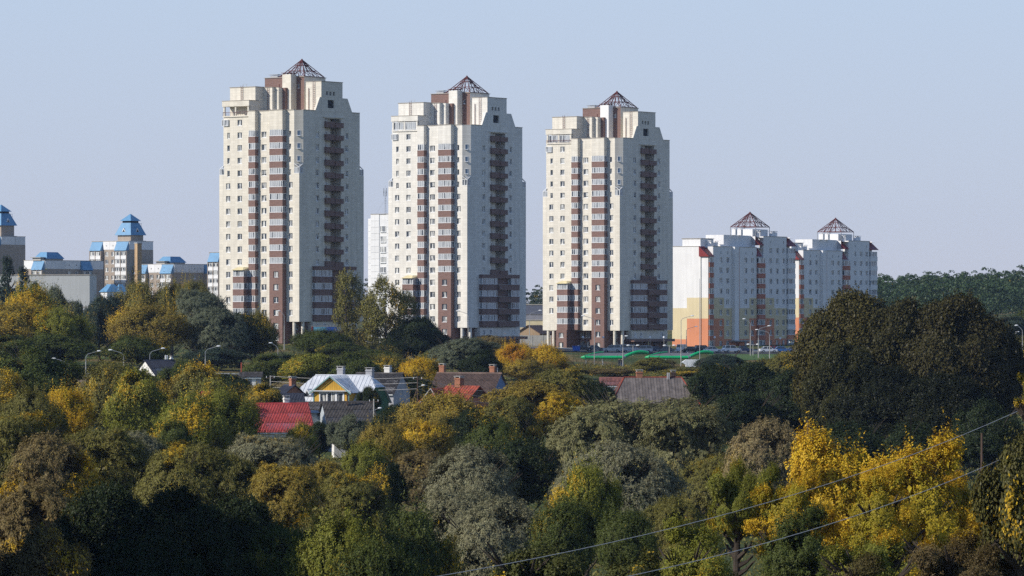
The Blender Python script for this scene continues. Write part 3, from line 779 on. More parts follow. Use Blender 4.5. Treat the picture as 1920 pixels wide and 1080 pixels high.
# ------------------------------------------------------------------ panel blocks with blue roofs on the left
def panel_block(px, d, top_y, label, left, right, storeys, llen, rlen, rot=51.4, roof=None, attic_white=True):
    """left / right: list of (kind, a0, a1), kind 'balcony', 'window' or 'plain'"""
    p = at(px, top_y, d); g = gz(p.x, d)
    H = p.z - g
    T = thing('panel_block', label, 'apartment block', (p.x, p.y, g), math.radians(rot), 'brown panel blocks with blue roofs')
    ZA = H - 3.0
    ZI = [ZA - 1.5 - 2.8 * i for i in range(storeys)]
    zb = 0.0
    W = MB()
    ops = {'L': [], 'R': []}
    wl = []
    for face, zones in (('L', left), ('R', right)):
        for kind, a0, a1 in zones:
            if kind == 'window':
                for a in (a0 + (a1 - a0) * 0.27, a0 + (a1 - a0) * 0.73):
                    for z in ZI:
                        ops[face].append((a - 0.8, a + 0.8, z - 0.75, z + 0.75)); wl.append((face, a, z))
    W.wall('L', 0, llen, zb, ZA, 0, ops['L'], 0.2); W.wall('R', 0, rlen, zb, ZA, 0, ops['R'], 0.2)
    W.quad([(rlen, 0, zb), (rlen, llen, zb), (rlen, llen, ZA), (rlen, 0, ZA)]).quad([(0, llen, zb), (0, llen, ZA), (rlen, llen, ZA), (rlen, llen, zb)])
    W.build('wall', 'tile_brown', T)
    MB().box(0.05, rlen, 0.05, llen, ZA, H - 0.1).build('attic_wall', 'white_panel', T)
    MB().box(-0.1, rlen + 0.1, -0.1, llen + 0.1, H - 0.1, H + 0.08).build('parapet_cap', 'parapet', T)
    for f, a, z in wl: add_window(T, f, a, z, 1.6, 1.5, 2, 0.12)
    for face, zones in (('L', left), ('R', right)):
        for kind, a0, a1 in zones:
            w = a1 - a0; a = (a0 + a1) / 2
            if kind == 'balcony':
                for s in (-1, 1):
                    for z in ZI:
                        add_bay_glazing(T, face, a + s * w / 4, z + 0.1, w/2 - 0.25, 1.1, 1.35, 3, 1, 0.0, 'balcony_window', 'glass')
                        add_panel(T, face, a + s * w / 4, z - 1.25, w/2 - 0.2, 1.2, 1.25, 'white_panel', 0.0, 'balcony_panel')
                pts = [(-1.5, ZA - 0.35), (0.04, ZA - 0.35), (0.04, H - 0.1)]
                if face == 'L': MB().prism([(q[0], q[1]) for q in pts], 'y', a0, a1).build('blue_roof', 'blue_roof', T)
                else: MB().prism(pts, 'x', a0, a1).build('blue_roof', 'blue_roof', T)
                for e in (a0, a1, a):
                    if face == 'L': MB().box(-1.3, 0, e - 0.12, e + 0.12, zb, ZA - 0.36).build('balcony_pier', 'tile_brown', T)
                    else: MB().box(e - 0.12, e + 0.12, -1.3, 0, zb, ZA - 0.36).build('balcony_pier', 'tile_brown', T)
            elif kind == 'window':
                for k in range(2):
                    b0 = a0 + w * k / 2 + 0.04; b1 = a0 + w * (k + 1) / 2 - 0.04
                    if face == 'L': o = MB().box(-0.1, 0.05, b0, b1, ZA + 0.02, H - 0.12).build('attic_panel', 'white_panel', T); MB().box(-0.12, -0.09, (b0+b1)/2 - 0.15, (b0+b1)/2 + 0.15, ZA + 1.2, ZA + 1.6).build('attic_vent', 'dark', T)
                    else: o = MB().box(b0, b1, -0.1, 0.05, ZA + 0.02, H - 0.12).build('attic_panel', 'white_panel', T); MB().box((b0+b1)/2 - 0.15, (b0+b1)/2 + 0.15, -0.12, -0.09, ZA + 1.2, ZA + 1.6).build('attic_vent', 'dark', T)
            else:
                if face == 'R': MB().box(a0 + 0.04, a1 - 0.04, -0.1, 0.05, ZA + 0.02, H - 0.12).build('attic_panel', 'white_panel', T)
                else: MB().box(-0.1, 0.05, a0 + 0.04, a1 - 0.04, ZA + 0.02, H - 0.12).build('attic_panel', 'white_panel', T)
    if roof:
        kind, x0, x1, y0, y1, h = roof
        def frustum(nm, x0, x1, y0, y1, z0, z1, ix, iy, mat):
            m = MB(); a = [(x0, y0, z0), (x1, y0, z0), (x1, y1, z0), (x0, y1, z0)]; b = [(x0+ix, y0+iy, z1), (x1-ix, y0+iy, z1), (x1-ix, y1-iy, z1), (x0+ix, y1-iy, z1)]
            for i in range(4): m.quad([a[i], a[(i+1) % 4], b[(i+1) % 4], b[i]])
            m.quad(b).quad(a[::-1]).build(nm, mat, T)
        if kind == 'tower':
            MB().box(x0 + 0.5, x1 - 0.5, y0 + 0.5, y1 - 0.5, H - 0.1, H + h).build('lift_house', 'tile_brown', T)
            cx, cy = (x0 + x1) / 2, (y0 + y1) / 2
            frustum('blue_roof', x0 - 0.3, x1 + 0.3, y0 - 0.3, y1 + 0.3, H + h, H + h + 4.4, (x1 - x0) / 2 - 1.9, (y1 - y0) / 2 - 1.9, 'blue_roof')
            MB().box(cx - 2.0, cx + 2.0, cy - 2.0, cy + 2.0, H + h + 4.3, H + h + 5.1).build('lantern', 'dark', T)
            frustum('blue_roof', cx - 2.7, cx + 2.7, cy - 2.7, cy + 2.7, H + h + 5.1, H + h + 7.6, 2.6, 2.6, 'blue_roof')
            for f in ('L', 'R'):
                c = cy if f == 'L' else cx; q = [(c - 1.0, H + h + 1.0), (c + 1.0, H + h + 1.0), (c, H + h + 2.6)]
                s0 = (x0 if f == 'L' else y0) - 0.1
                MB().prism(q, 'x' if f == 'L' else 'y', s0 + 0.3, s0 + 2.2).build('dormer', 'white_panel', T)
                MB().prism([(c - 0.6, H + h + 1.15), (c + 0.6, H + h + 1.15), (c, H + h + 2.1)], 'x' if f == 'L' else 'y', s0 + 0.26, s0 + 0.3).build('dormer_opening', 'dark', T)
            MB().box(x0 - 0.5, x1 + 0.2, y0 - 0.2, y1 + 0.3, H - 0.1, H + 0.25).build('roof_slab', 'concrete', T)
            m = MB()
            for k in range(3): m.tube([(x1 - 1, y0 + 1 + k*0.8, H + h), (x1 - 1, y0 + 1 + k*0.8, H + h + 4.2)], 0.05, k=4)
            m.tube([(x1 - 1, y0 + 0.6, H + h + 4.2), (x1 - 1, y0 + 3.1, H + h + 4.2)], 0.05, k=4).tube([(x1 - 1, y0 + 0.6, H + h + 3.2), (x1 - 1, y0 + 3.1, H + h + 3.2)], 0.05, k=4).build('roof_antenna', 'steel', T)
        else:
            MB().box(x0 + 0.4, x1 - 0.4, y0 + 0.4, y1 - 0.4, H - 0.1, H + 0.6).build('roof_house', 'concrete', T)
            frustum('blue_roof', x0, x1, y0, y1, H + 0.6, H + 0.6 + h, 1.7, 1.7, 'blue_roof')
            MB().box(x0 - 2, x0 - 0.5, y0 + 1, y0 + 5, H - 0.1, H + 0.9).box(x0 - 2.6, x0 + 0.0, y0 + 0.5, y0 + 5.6, H + 0.9, H + 1.1).build('roof_vent', 'concrete', T)
    return T
L4 = [('balcony', 0.2, 6.0), ('window', 6.1, 12.7), ('balcony', 12.8, 18.2)]
panel_block(242, 1510, 452, 'tallest brown block with a two-tier blue pavilion roof, behind the brick chimney', L4, [('plain', 0.1, 6.3), ('plain', 6.4, 12.3)], 7, 18.4, 12.4, roof=('tower', 3.2, 10.6, 2.2, 9.6, 2.2))
panel_block(326, 1500, 495, 'low brown block with a flat-topped blue roof right of the brick chimney', [('balcony', 0.2, 5.6), ('window', 5.7, 12.5), ('balcony', 12.6, 18)], [('plain', 0.1, 4.6), ('plain', 4.7, 9), ('window', 9, 15.5), ('balcony', 15.6, 20.5), ('plain', 20.6, 22.4)], 6, 18.2, 22.5, roof=('hip', 2.0, 10.4, 3.5, 10.4, 2.1))
panel_block(84, 1480, 488, 'brown block with white attic and blue roofs behind the long grey wall', [('balcony', 0.2, 5.4), ('plain', 5.5, 10)], [('plain', 0.1, 5), ('plain', 5, 10), ('window', 10, 17.5), ('balcony', 17.6, 22.5), ('plain', 22.6, 29)], 6, 10.2, 29, roof=('hip', 1.6, 10.4, 0.6, 7.2, 2.3))
panel_block(2, 1540, 443, 'brown block cut by the left picture edge, blue pavilion roof on top', [('balcony', 0.2, 6)], [('plain', 0.1, 7.0), ('plain', 7.1, 12.2)], 8, 12.0, 12.3, roof=('tower', 2.0, 9.6, 2.0, 9.6, 4.0))
panel_block(416, 1490, 473, 'sliver of a brown block with white balconies beside the leftmost tower', [('plain', 0.1, 0.5), ('balcony', 0.6, 5.6), ('window', 5.7, 5.9)], [('plain', 0.1, 12)], 7, 6.0, 12.3)

# brick boiler chimney
p = at(259, 455, 1400); g = gz(p.x, 1400)
T = thing('brick_chimney', 'square buff brick chimney standing among the blue-roofed blocks', 'chimney', (p.x, 1400, g), math.radians(38))
hh = p.z - g
M['buff_brick'] = cladding('buff_brick', (0.42, 0.29, 0.17), 0.5, 0.2, 0.85, 0.85, 0.12, 0.15)
MB().prism([(-0.85, -0.85), (0.85, -0.85), (0.85, 0.85), (-0.85, 0.85)], 'z', 3.0, hh - 0.3).build('shaft', 'buff_brick', T)
MB().box(-1.05, 1.05, -1.05, 1.05, 0, 4.2).build('plinth', 'buff_brick', T)
MB().box(-0.98, 0.98, -0.98, 0.98, hh - 0.3, hh).build('cap', 'concrete', T)

# long grey wall building
p = at(168, 515, 1290); g = gz(p.x, 1290)
T = thing('grey_hall', 'long windowless light grey hall above the yellow trees on the left', 'building', (p.x, 1290, g), math.radians(-3))
MB().box(-40, 0, 0, 14, 0, p.z - g - 0.2).build('wall', 'grey_wall', T)
MB().box(-40.1, 0.1, -0.12, 14.1, p.z - g - 0.2, p.z - g + 0.1).build('parapet', 'parapet', T)
MB().box(-6, 0.02, -0.05, 0.0, p.z - g - 10.0, p.z - g - 9.6).build('plinth_band', 'parapet', T)
# small blue roofs in front of the tall block
for px, w, lab in ((208, 5.2, 'small bright blue hipped roof in front of the tallest brown block'), (226, 2.6, 'smallest blue roof, right of the blue hipped roof near the brick chimney')):
    p = at(px, 533, 1440); g = gz(p.x, 1440); H = p.z - g
    T = thing('blue_roof_house', lab, 'house', (p.x, 1440, g), math.radians(30))
    MB().box(-w/2, w/2, -w/2, w/2, 0, H - 2.6).build('wall', 'white_panel', T)
    m = MB(); q = w/2 + 0.5
    a = [(-q, -q, H - 2.6), (q, -q, H - 2.6), (q, q, H - 2.6), (-q, q, H - 2.6)]; b = [(-0.6, -q + 1.6, H), (0.6, -q + 1.6, H), (0.6, q - 1.6, H), (-0.6, q - 1.6, H)]
    for i in range(4): m.quad([a[i], a[(i+1) % 4], b[(i+1) % 4], b[i]])
    m.quad(b).quad(a[::-1]).build('roof', 'blue_roof', T)

# white panel building between the first and second tower
p = at(695, 402, 1250); g = gz(p.x, 1250); H = p.z - g
T = thing('white_panel_building', 'white panel high-rise showing between the left and middle towers', 'apartment block', (p.x, 1250, g), math.radians(-32))
MB().box(0.02, 15, 0.1, 12, 0, H).build('wall', 'white_panel', T)
MB().box(-1.9, 0.0, 1.5, 12, 0, H - 1.2).build('side_wall', 'white_panel', T)
zz = H - 0.05; k = 0
pm = MB().box(0, 3.0, -0.06, 0.1, -0.9, 0.9).mesh('wall_panel', ['white_panel'])
pm2 = MB().box(0, 2.0, -0.06, 0.1, -0.9, 0.9).mesh('wall_panel', ['white_panel'])
ps = MB().box(-1.86, -0.04, 1.40, 1.5, -0.9, 0.9).mesh('wall_panel', ['white_panel'])
while zz > 6:
    put('wall_panel', pm, T, (0.03, 0, zz - 0.93)); put('wall_panel', ps, T, (0, 0, zz - 1.2 - 0.93))
    put('wall_panel', pm2, T, (5.6, 0, zz - 0.93))
    zz -= 1.86
for i in range(9):
    add_window(T, 'R', 4.35, H - 4.3 - i * 3.0, 2.0, 1.8, 3, -0.02)
MB().box(-0.1, 15.1, -0.15, 12, H, H + 0.15).build('parapet_cap', 'parapet', T)
mast = thing('antenna_mast', 'lattice antenna mast on the roof of the white high-rise', 'antenna', (p.x + 4.2, 1252, p.z + 0.15))
m = MB()
for a in range(3):
    q = (0.25 * math.cos(a * 2.1), 0.25 * math.sin(a * 2.1))
    m.tube([(*q, 0), (q[0] * 0.6, q[1] * 0.6, 7.0)], 0.05, k=4)
for i in range(9):
    z = i * 0.75; q = [(0.25 * math.cos(a * 2.1), 0.25 * math.sin(a * 2.1), z + (a % 2) * 0.4) for a in range(3)]
    m.tube([q[0], q[1]], 0.03, k=4).tube([q[1], q[2]], 0.03, k=4).tube([q[2], q[0]], 0.03, k=4)
m.build('lattice', 'steel', mast)
for z in (5.2, 6.2): MB().box(-0.5, -0.32, -0.1, 0.1, z, z + 1.4).box(0.32, 0.5, -0.1, 0.1, z, z + 1.4).build('antenna_panel', 'steel', mast)
MB().tube([(0, 0, 7.0), (0, 0, 8.4)], 0.03, k=4).build('rod', 'steel', mast)
for s in (-1, 1): MB().tube([(0, 0, 4.5), (s * 2.6, 0, 0.05)], 0.02, k=4).build('guy_wire', 'steel', mast)

# low buildings between the middle and right towers
def low_building(px, py_top, d, w, dep, label, mat, rot=0.0, gable=0.0, name='low_building', roofmat='parapet'):
    p = at(px, py_top, d); g = gz(p.x, d) - 0.3; H = p.z - g
    T = thing(name, label, 'building', (p.x, d, g), math.radians(rot))
    if gable:
        MB().prism([(-w/2, 0), (w/2, 0), (w/2, H - gable), (0, H), (-w/2, H - gable)], 'y', 0, dep).build('wall', mat, T)
        for s in (-1, 1):
            MB().prism([(s * (w/2 + 0.5), H - gable - 0.25), (s * (w/2 + 0.5), H - gable - 0.05), (0, H + 0.22), (0, H + 0.02)], 'y', -0.5, dep + 0.5).build('roof', roofmat, T)
    else:
        MB().box(-w/2, w/2, 0, dep, 0, H).build('wall', mat, T)
        MB().box(-w/2 - 0.15, w/2 + 0.15, -0.15, dep + 0.15, H, H + 0.3).build('roof', roofmat, T)
    return T, H, w
low_building(1000, 572, 1500, 46, 20, 'dark slate-blue hall between the middle and right towers', paint('slate_blue_wall', (0.10, 0.11, 0.15), 0.7), -8)
low_building(1008, 590, 1420, 40, 15, 'grey hall with a long dark roof band between the middle and right towers', paint('dull_grey_wall', (0.22, 0.22, 0.25), 0.8), -8, roofmat='deck_grey')
low_building(1010, 601, 1330, 34, 12, 'long low cream building behind the gap between middle and right towers', 'yellow_wall', -5)
T, H, w = low_building(990, 611, 1240, 7.5, 9, 'small tan gabled house between the middle and right towers', paint('tan_wall', (0.30, 0.21, 0.13), 0.8), -25, 2.2, 'gabled_house', paint('brown_roof', (0.10, 0.06, 0.045), 0.7))
MB().box(-1.2, -0.4, -0.05, 0.0, 1.2, 2.4).build('window', 'glass', T)
p = at(1018, 632, 1190); g = gz(p.x, 1190)
T = thing('concrete_fence', 'plain grey concrete fence left of the right tower', 'fence', (p.x, 1190, g), math.radians(-4))
for k in range(8):
    MB().box(-12 + k * 3.0, -9.06 + k * 3.0, 0, 0.12, 0, 3.0).build('panel', 'concrete', T)
    MB().box(-12.12 + k * 3.0, -11.9 + k * 3.0, -0.05, 0.17, 0, 3.1).build('post', 'concrete', T)
# ------------------------------------------------------------------ village houses
def roof_strips(parent, poly, width, mat, name='roof_panel', thick=0.04, seam=0.05):
    """cuts a flat convex roof plane into standing-seam strips, each a part"""
    poly = [Vector(p) for p in poly]
    n = (poly[1] - poly[0]).cross(poly[2] - poly[0]).normalized()
    if n.z < 0: n = -n
    h = Vector((0, 0, 1)).cross(n).normalized(); s = n.cross(h)
    o = poly[0]
    P2 = [((p - o).dot(h), (p - o).dot(s)) for p in poly]
    a0 = min(p[0] for p in P2); a1 = max(p[0] for p in P2)
    def clip(pts, c, keep_less):
        out = []
        for i in range(len(pts)):
            p, q = pts[i], pts[(i+1) % len(pts)]
            pin = (p[0] <= c) == keep_less or abs(p[0] - c) < 1e-9; qin = (q[0] <= c) == keep_less or abs(q[0] - c) < 1e-9
            if pin: out.append(p)
            if pin != qin:
                t = (c - p[0]) / (q[0] - p[0]); out.append((c, p[1] + t * (q[1] - p[1])))
        return out
    k = max(1, int(round((a1 - a0) / width))); w = (a1 - a0) / k
    for i in range(k):
        c0, c1 = a0 + i * w + 0.006, a0 + (i + 1) * w - 0.006
        q = clip(clip(P2, c0, False), c1, True)
        if len(q) < 3: continue
        m = MB(); dn = n * random.uniform(-0.008, 0.008)
        top = [o + h * p[0] + s * p[1] + n * thick + dn for p in q]; bot = [o + h * p[0] + s * p[1] + dn for p in q]
        m.quad(top); m.quad(bot[::-1])
        for j in range(len(q)): m.quad([bot[j], bot[(j+1) % len(q)], top[(j+1) % len(q)], top[j]])
        if seam:
            e = [p for p in q if abs(p[0] - c0) < 1e-6]
            if len(e) >= 2:
                b0, b1 = min(p[1] for p in e), max(p[1] for p in e)
                A = o + h * c0 + s * b0 + n * thick; B = o + h * c0 + s * b1 + n * thick
                m.quad([A, B, B + n * seam, A + n * seam]).quad([A + h * 0.05, B + h * 0.05, B + h * 0.05 + n * seam, A + h * 0.05 + n * seam]).quad([A + n * seam, B + n * seam, B + h * 0.05 + n * seam, A + h * 0.05 + n * seam])
        m.build(name, mat, parent)
_sh = {}
def roof_sheets(parent, o, h, s, L, S, mat, wave=0.055, sw=1.1, sl=1.75, name='roof_sheet', nw=5):
    """corrugated sheets laid in rows on a rectangular slope: o lower-left corner, h along the eave, s up the slope"""
    o, h, s = Vector(o), Vector(h).normalized(), Vector(s).normalized(); n = h.cross(s)
    nc = max(1, round(L / sw)); nr = max(1, round(S / sl)); w = L / nc; l = S / nr
    k = (round(w, 3), round(l, 3), mat, wave)
    if k not in _sh:
        v = []; f = []; N = nw * 4
        for i in range(N + 1):
            x = w * i / N; z = wave * math.sin(2 * math.pi * nw * i / N)
            v += [(x, -0.06, z + 0.05), (x, l, z)]
        for i in range(N): f.append((2*i, 2*i + 2, 2*i + 3, 2*i + 1))
        me = bpy.data.meshes.new(name); me.from_pydata(v, [], f); me.materials.append(M[mat]); _sh[k] = me
    for r in range(nr):
        for c in range(nc):
            ob = put(name, _sh[k], parent)
            p = o + h * (c * w) + s * (r * l) + n * random.uniform(0.0, 0.03)
            ob.matrix_local = Matrix(((h.x, s.x, n.x, p.x), (h.y, s.y, n.y, p.y), (h.z, s.z, n.z, p.z), (0, 0, 0, 1)))
def chimney(parent, x, y, z0, z1, w, mat, cap='concrete', name='chimney'):
    c = MB().box(x - w/2, x + w/2, y - w/2, y + w/2, z0, z1).box(x - w/2 - 0.07, x + w/2 + 0.07, y - w/2 - 0.07, y + w/2 + 0.07, z1 - 0.25, z1 - 0.1).build(name, mat, parent)
    MB().box(x - w/2 - 0.1, x + w/2 + 0.1, y - w/2 - 0.1, y + w/2 + 0.1, z1 + 0.22, z1 + 0.3).box(x - w/2, x - w/2 + 0.15, y - w/2, y + w/2, z1, z1 + 0.22).box(x + w/2 - 0.15, x + w/2, y - w/2, y + w/2, z1, z1 + 0.22).build('chimney_cap', cap, c)
def gable_house(name, label, px, ridge_y, d, L, W, hr, rot, wall, roof, sheet=True, over=0.4, sw=1.1, gable=None):
    p = at(px, ridge_y, d); g = gz(p.x, d) - 0.2; H = p.z - g; e = H - hr
    T = thing(name, label, 'house', (p.x, d, g), math.radians(rot))
    MB().prism([(-W/2, 0), (W/2, 0), (W/2, e), (0, H - 0.06), (-W/2, e)], 'x', -L/2 + 0.3, L/2 - 0.3).build('wall', [wall], T)
    if gable:
        for s in (-1, 1): MB().prism([(-W/2 + 0.05, e + 0.02), (W/2 - 0.05, e + 0.02), (0, H - 0.12)], 'x', s * (L/2 - 0.3), s * (L/2 - 0.26)).build('gable_boards', [gable], T)
    k = hr / (W / 2); y1 = W/2 + over; z1 = H - k * y1; S = math.hypot(y1, H - z1)
    for s in (-1, 1):
        a = Vector((-L/2 if s < 0 else L/2, s * y1, z1)); hv = Vector((1, 0, 0)) if s < 0 else Vector((-1, 0, 0))
        sv = Vector((0, -s * y1, H - z1))
        if sheet: roof_sheets(T, a, hv, sv, L, S, roof, sw=sw)
        else: roof_strips(T, [a, a + hv * L, (a + hv * L + sv), a + sv], 0.55, roof)
    rc = MB().prism([(-0.22, H - 0.14), (0, H + 0.1), (0.22, H - 0.14)], 'x', -L/2, L/2).build('ridge_cap', roof if isinstance(roof, str) else [roof], T)
    MB().box(-L/2 + 0.3, L/2 - 0.3, -y1 + 0.02, -y1 + 0.08, z1 - 0.2, z1 - 0.02).build('fascia', 'frame', T)
    return T, H, e

M['red_sheet'] = paint('red_corrugated', (0.36, 0.042, 0.042), 0.65, 0.3, 0.8, rnd=0.14, streak=0.2)
M['slate_sheet'] = paint('dark_slate_sheet', (0.075, 0.068, 0.066), 0.85, 0.35, 1.2, rnd=0.2, streak=0.3)
M['brown_sheet'] = paint('brown_slate_sheet', (0.155, 0.105, 0.085), 0.85, 0.25, 1.0, rnd=0.14, streak=0.25)
M['grey_sheet'] = paint('grey_roof_sheet', (0.150, 0.128, 0.118), 0.85, 0.25, 1.2, rnd=0.16, streak=0.2)
M['pink_sheet'] = paint('faded_pink_sheet', (0.24, 0.10, 0.085), 0.8, 0.3, 1.0, rnd=0.15, streak=0.2)
M['navy_sheet'] = paint('dark_navy_roofing', (0.03, 0.035, 0.055), 0.7, 0.2, 1.0, rnd=0.1)
M['rust'] = paint('rusty_red_roof', (0.27, 0.055, 0.030), 0.7, 0.35, 1.2, rnd=0.12, streak=0.3)
M['zinc'] = paint('galvanised_roof', (0.62, 0.64, 0.67), 0.45, 0.10, 0.8, metal=0.15, rnd=0.05, streak=0.12)
M['yellow_board'] = paint('yellow_boards', (0.52, 0.30, 0.035), 0.7, 0.12, 1.0, rnd=0.08)
M['green_board'] = paint('green_boards', (0.02, 0.12, 0.06), 0.7, 0.12, 1.0, rnd=0.1)
M['teal'] = paint('teal_trim', (0.16, 0.30, 0.30), 0.6)
M['blue_board'] = paint('blue_gable_boards', (0.12, 0.20, 0.36), 0.75, 0.1, 1.0)
M['block'] = cladding('pale_blocks', (0.36, 0.40, 0.43), 0.6, 0.3, 1.15, 0.9, 0.08, 0.1)
M['wood_dark'] = paint('weathered_wood', (0.085, 0.055, 0.04), 0.9, 0.25, 1.5)
M['grey_plaster'] = paint('grey_plaster', (0.38, 0.38, 0.40), 0.85, 0.15, 1.0)
M['white_plaster'] = paint('white_plaster', (0.72, 0.70, 0.66), 0.85, 0.12, 0.8)

# --- white-roofed house with yellow dormer wing and green gable
d = 640; p = at(643, 704, d); g = gz(p.x, d) - 0.2; H = p.z - g
HS = thing('village_house', 'house with white metal roof, yellow front gable and green side gable', 'house', (p.x, d, g), math.radians(-20))
L, W, hr = 12.0, 9.0, 3.9; e = H - hr; hl = 4.45
MB().prism([(-W/2, 0), (W/2, 0), (W/2, e), (1.4, H - 1.3), (-1.4, H - 1.3), (-W/2, e)], 'x', -L/2 + 0.4, L/2 - 0.4).build('wall', 'grey_plaster', HS)
nb = 22
for i in range(nb):                                   # green boards of the side gable
    y0 = -W/2 + 0.1 + (W - 0.2) * i / nb; y1 = y0 + (W - 0.2) / nb - 0.03; ym = abs((y0 + y1) / 2)
    zt = min(H - 1.35, e + (W/2 - ym) * hr / (W/2) - 0.1)
    MB().box(L/2 - 0.39, L/2 - 0.34, y0, y1, 0.3, zt).build('board', 'green_board', HS)
add_window(HS, math.pi / 2, (L/2 - 0.30, -0.6, e + 0.6), None, 0.8, 1.1, 2)
ov = 0.35; k = hr / (W/2); ze = e - k * ov; hz = H - 1.75; hy = 1.75 / k
for s in (-1, 1):
    roof_strips(HS, [(-L/2, s * (W/2 + ov), ze), (L/2, s * (W/2 + ov), ze), (L/2, s * hy, hz), (hl, 0, H), (-hl, 0, H), (-L/2, s * hy, hz)], 0.62, 'zinc')
    roof_strips(HS, [(s * L/2, -hy, hz), (s * L/2, hy, hz), (s * hl, 0, H)], 0.6, 'zinc')
MB().prism([(-0.15, H + 0.0), (0, H + 0.14), (0.15, H + 0.0)], 'x', -hl, hl).build('ridge_cap', 'zinc', HS)
# wing with yellow front
wx, ww, wy, we = 0.6, 5.6, -W/2 - 1.6, H - 2.15
wo = [(wx - 1.75, wx - 0.75, we - 1.75, we - 0.35), (wx - 0.55, wx + 0.65, we - 2.0, we - 0.3), (wx + 0.95, wx + 1.95, we - 1.75, we - 0.35)]
WG = MB(); WG.wall('R', wx - ww/2, wx + ww/2, 0, we, wy, wo, 0.15)
WG.quad([(wx - ww/2, wy, 0), (wx - ww/2, -2, 0), (wx - ww/2, -2, we), (wx - ww/2, wy, we)]).quad([(wx + ww/2, wy, 0), (wx + ww/2, -2, 0), (wx + ww/2, -2, we), (wx + ww/2, wy, we)])
WG.build('wing_wall', 'yellow_board', HS)
ng = 20
for i in range(ng):                                  # upright boards of the yellow gable
    x0 = wx - ww/2 + ww * i / ng; x1 = x0 + ww / ng - 0.025; xm = abs((x0 + x1) / 2 - wx)
    MB().box(x0, x1, wy - 0.05, wy + 0.05, we + 0.02, we + 0.06 + (ww/2 - xm) / (ww/2) * 2.0).build('board', 'yellow_board', HS)
for o in wo: add_window(HS, 'R', (o[0] + o[1]) / 2, (o[2] + o[3]) / 2, o[1] - o[0], o[3] - o[2], 2 if o[1] - o[0] > 1.1 else 1, 0.06, wy)
for o in wo:
    MB().box(o[0] - 0.16, o[0], wy - 0.05, wy, o[2] - 0.1, o[3] + 0.16).box(o[1], o[1] + 0.16, wy - 0.05, wy, o[2] - 0.1, o[3] + 0.16).box(o[0], o[1], wy - 0.05, wy, o[3], o[3] + 0.16).build('window_surround', 'frame', HS)
MB().box(wx - ww/2 - 0.5, wx + ww/2 + 0.5, wy - 0.55, wy - 0.01, we - 0.12, we + 0.02).build('pent_eave', 'zinc', HS)
for s in (-1, 1):
    x1 = wx + s * (ww/2 + 0.55); z1 = H - 2.15 * (ww/2 + 0.55) / (ww/2)
    roof_strips(HS, [(x1, wy - 0.5, z1 + 0.05), (x1, -2.2, z1 + 0.05), (wx, -0.1, H + 0.06), (wx, wy - 0.5, H + 0.06)], 0.6, 'zinc')
    MB().prism([(x1, z1 - 0.16), (x1, z1 + 0.03), (wx, H + 0.03), (wx, H - 0.16)], 'y', wy - 0.56, wy - 0.5).build('barge_board', 'teal', HS)
    MB().box(wx + s * ww/2 - 0.09, wx + s * ww/2 + 0.09, wy - 0.06, wy, 0, we - 0.13).build('corner_board', 'teal', HS)
chimney(HS, -0.8, 1.2, H - 1.5, H + 1.1, 0.95, 'grey_plaster')
chimney(HS, 3.6, 1.9, H - 2, H + 0.9, 1.0, 'grey_plaster')
m = MB().prism([(-4.9, H - 2.95), (-3.5, H - 2.95), (-4.2, H - 1.95)], 'y', -3.95, -2.2).build('lucarne', 'zinc', HS)
MB().prism([(-4.6, H - 2.9), (-3.8, H - 2.9), (-4.2, H - 2.3)], 'y', -3.97, -3.95).build('lucarne_opening', 'dark', HS)

# --- sheds and houses around it
T, H, e = gable_house('red_roof_house', 'house with bright red corrugated roof and white chimney', 512, 756, 600, 10.2, 7.4, 3.6, 17, 'white_plaster', 'red_sheet')
chimney(T, 2.0, 0.35, H - 1.2, H + 0.75, 0.75, 'white_plaster')
T, H, e = gable_house('slate_roof_shed', 'long shed with dark patched slate roof right of the red roof', 651, 753, 604, 7.6, 8.0, 3.9, 17, 'block', 'slate_sheet')
MB().tube([(-0.1, -0.6, H - 0.6), (-0.1, -0.6, H + 0.9)], 0.12, k=8).ball((-0.1, -0.6, H + 0.95), 0.2, 0.2, 0.12).build('stove_pipe', 'wood_dark', T)
T, H, e = gable_house('block_shed', 'pale block shed with flat dark roof between red and slate roofs', 587, 754, 607, 4.6, 4.2, 0.9, 17, 'block', 'slate_sheet')
MB().box(-2.3, 2.3, -2.75, -2.6, e - 0.55, e - 0.25).build('lintel', 'blue_board', T)
T, H, e = gable_house('slate_roof_house', 'grey slate roofed house tucked behind the white roof, right side', 712, 699, 668, 8.0, 7.0, 2.9, -20, 'grey_plaster', 'slate_sheet')
chimney(T, 1.2, 0.4, H - 1, H + 0.9, 0.9, 'white_plaster')
T, H, e = gable_house('dark_shed', 'low navy roofed shed left of the white-roofed house', 543, 722, 628, 3.6, 3.4, 1.3, -60, 'wood_dark', 'navy_sheet', gable=M['brick'])
chimney(T, 0.6, 0.2, H - 0.5, H + 1.0, 0.8, 'brick')
T, H, e = gable_house('dark_shed', 'wide near-black roofed shed above the red roof ridge', 521, 738, 618, 7.6, 4.2, 1.3, 10, 'wood_dark', 'navy_sheet')
T, H, e = gable_house('brown_roof_house', 'house with long brown slate roof and blue gable end', 880, 699, 690, 11.4, 7.6, 3.4, -22, 'wood_dark', 'brown_sheet', gable=M['blue_board'])
chimney(T, -4.9, 0.4, H - 1, H + 1.2, 0.85, 'brick'); chimney(T, 3.9, 0.5, H - 1, H + 1.1, 0.85, 'brick')
MB().tube([(4.7, 0.5, H - 1), (4.7, 0.5, H + 0.85)], 0.1, k=6).build('flue_pipe', 'steel', T)
T, H, e = gable_house('rust_roof_house', 'brick house with rusty red metal roof and open dark gable', 868, 724, 652, 6.6, 4.8, 1.75, -38, 'brick', 'rust', sheet=False, over=0.6, gable=M['wood_dark'])
chimney(T, -0.9, 0.25, H - 0.6, H + 1.25, 1.05, 'brick')
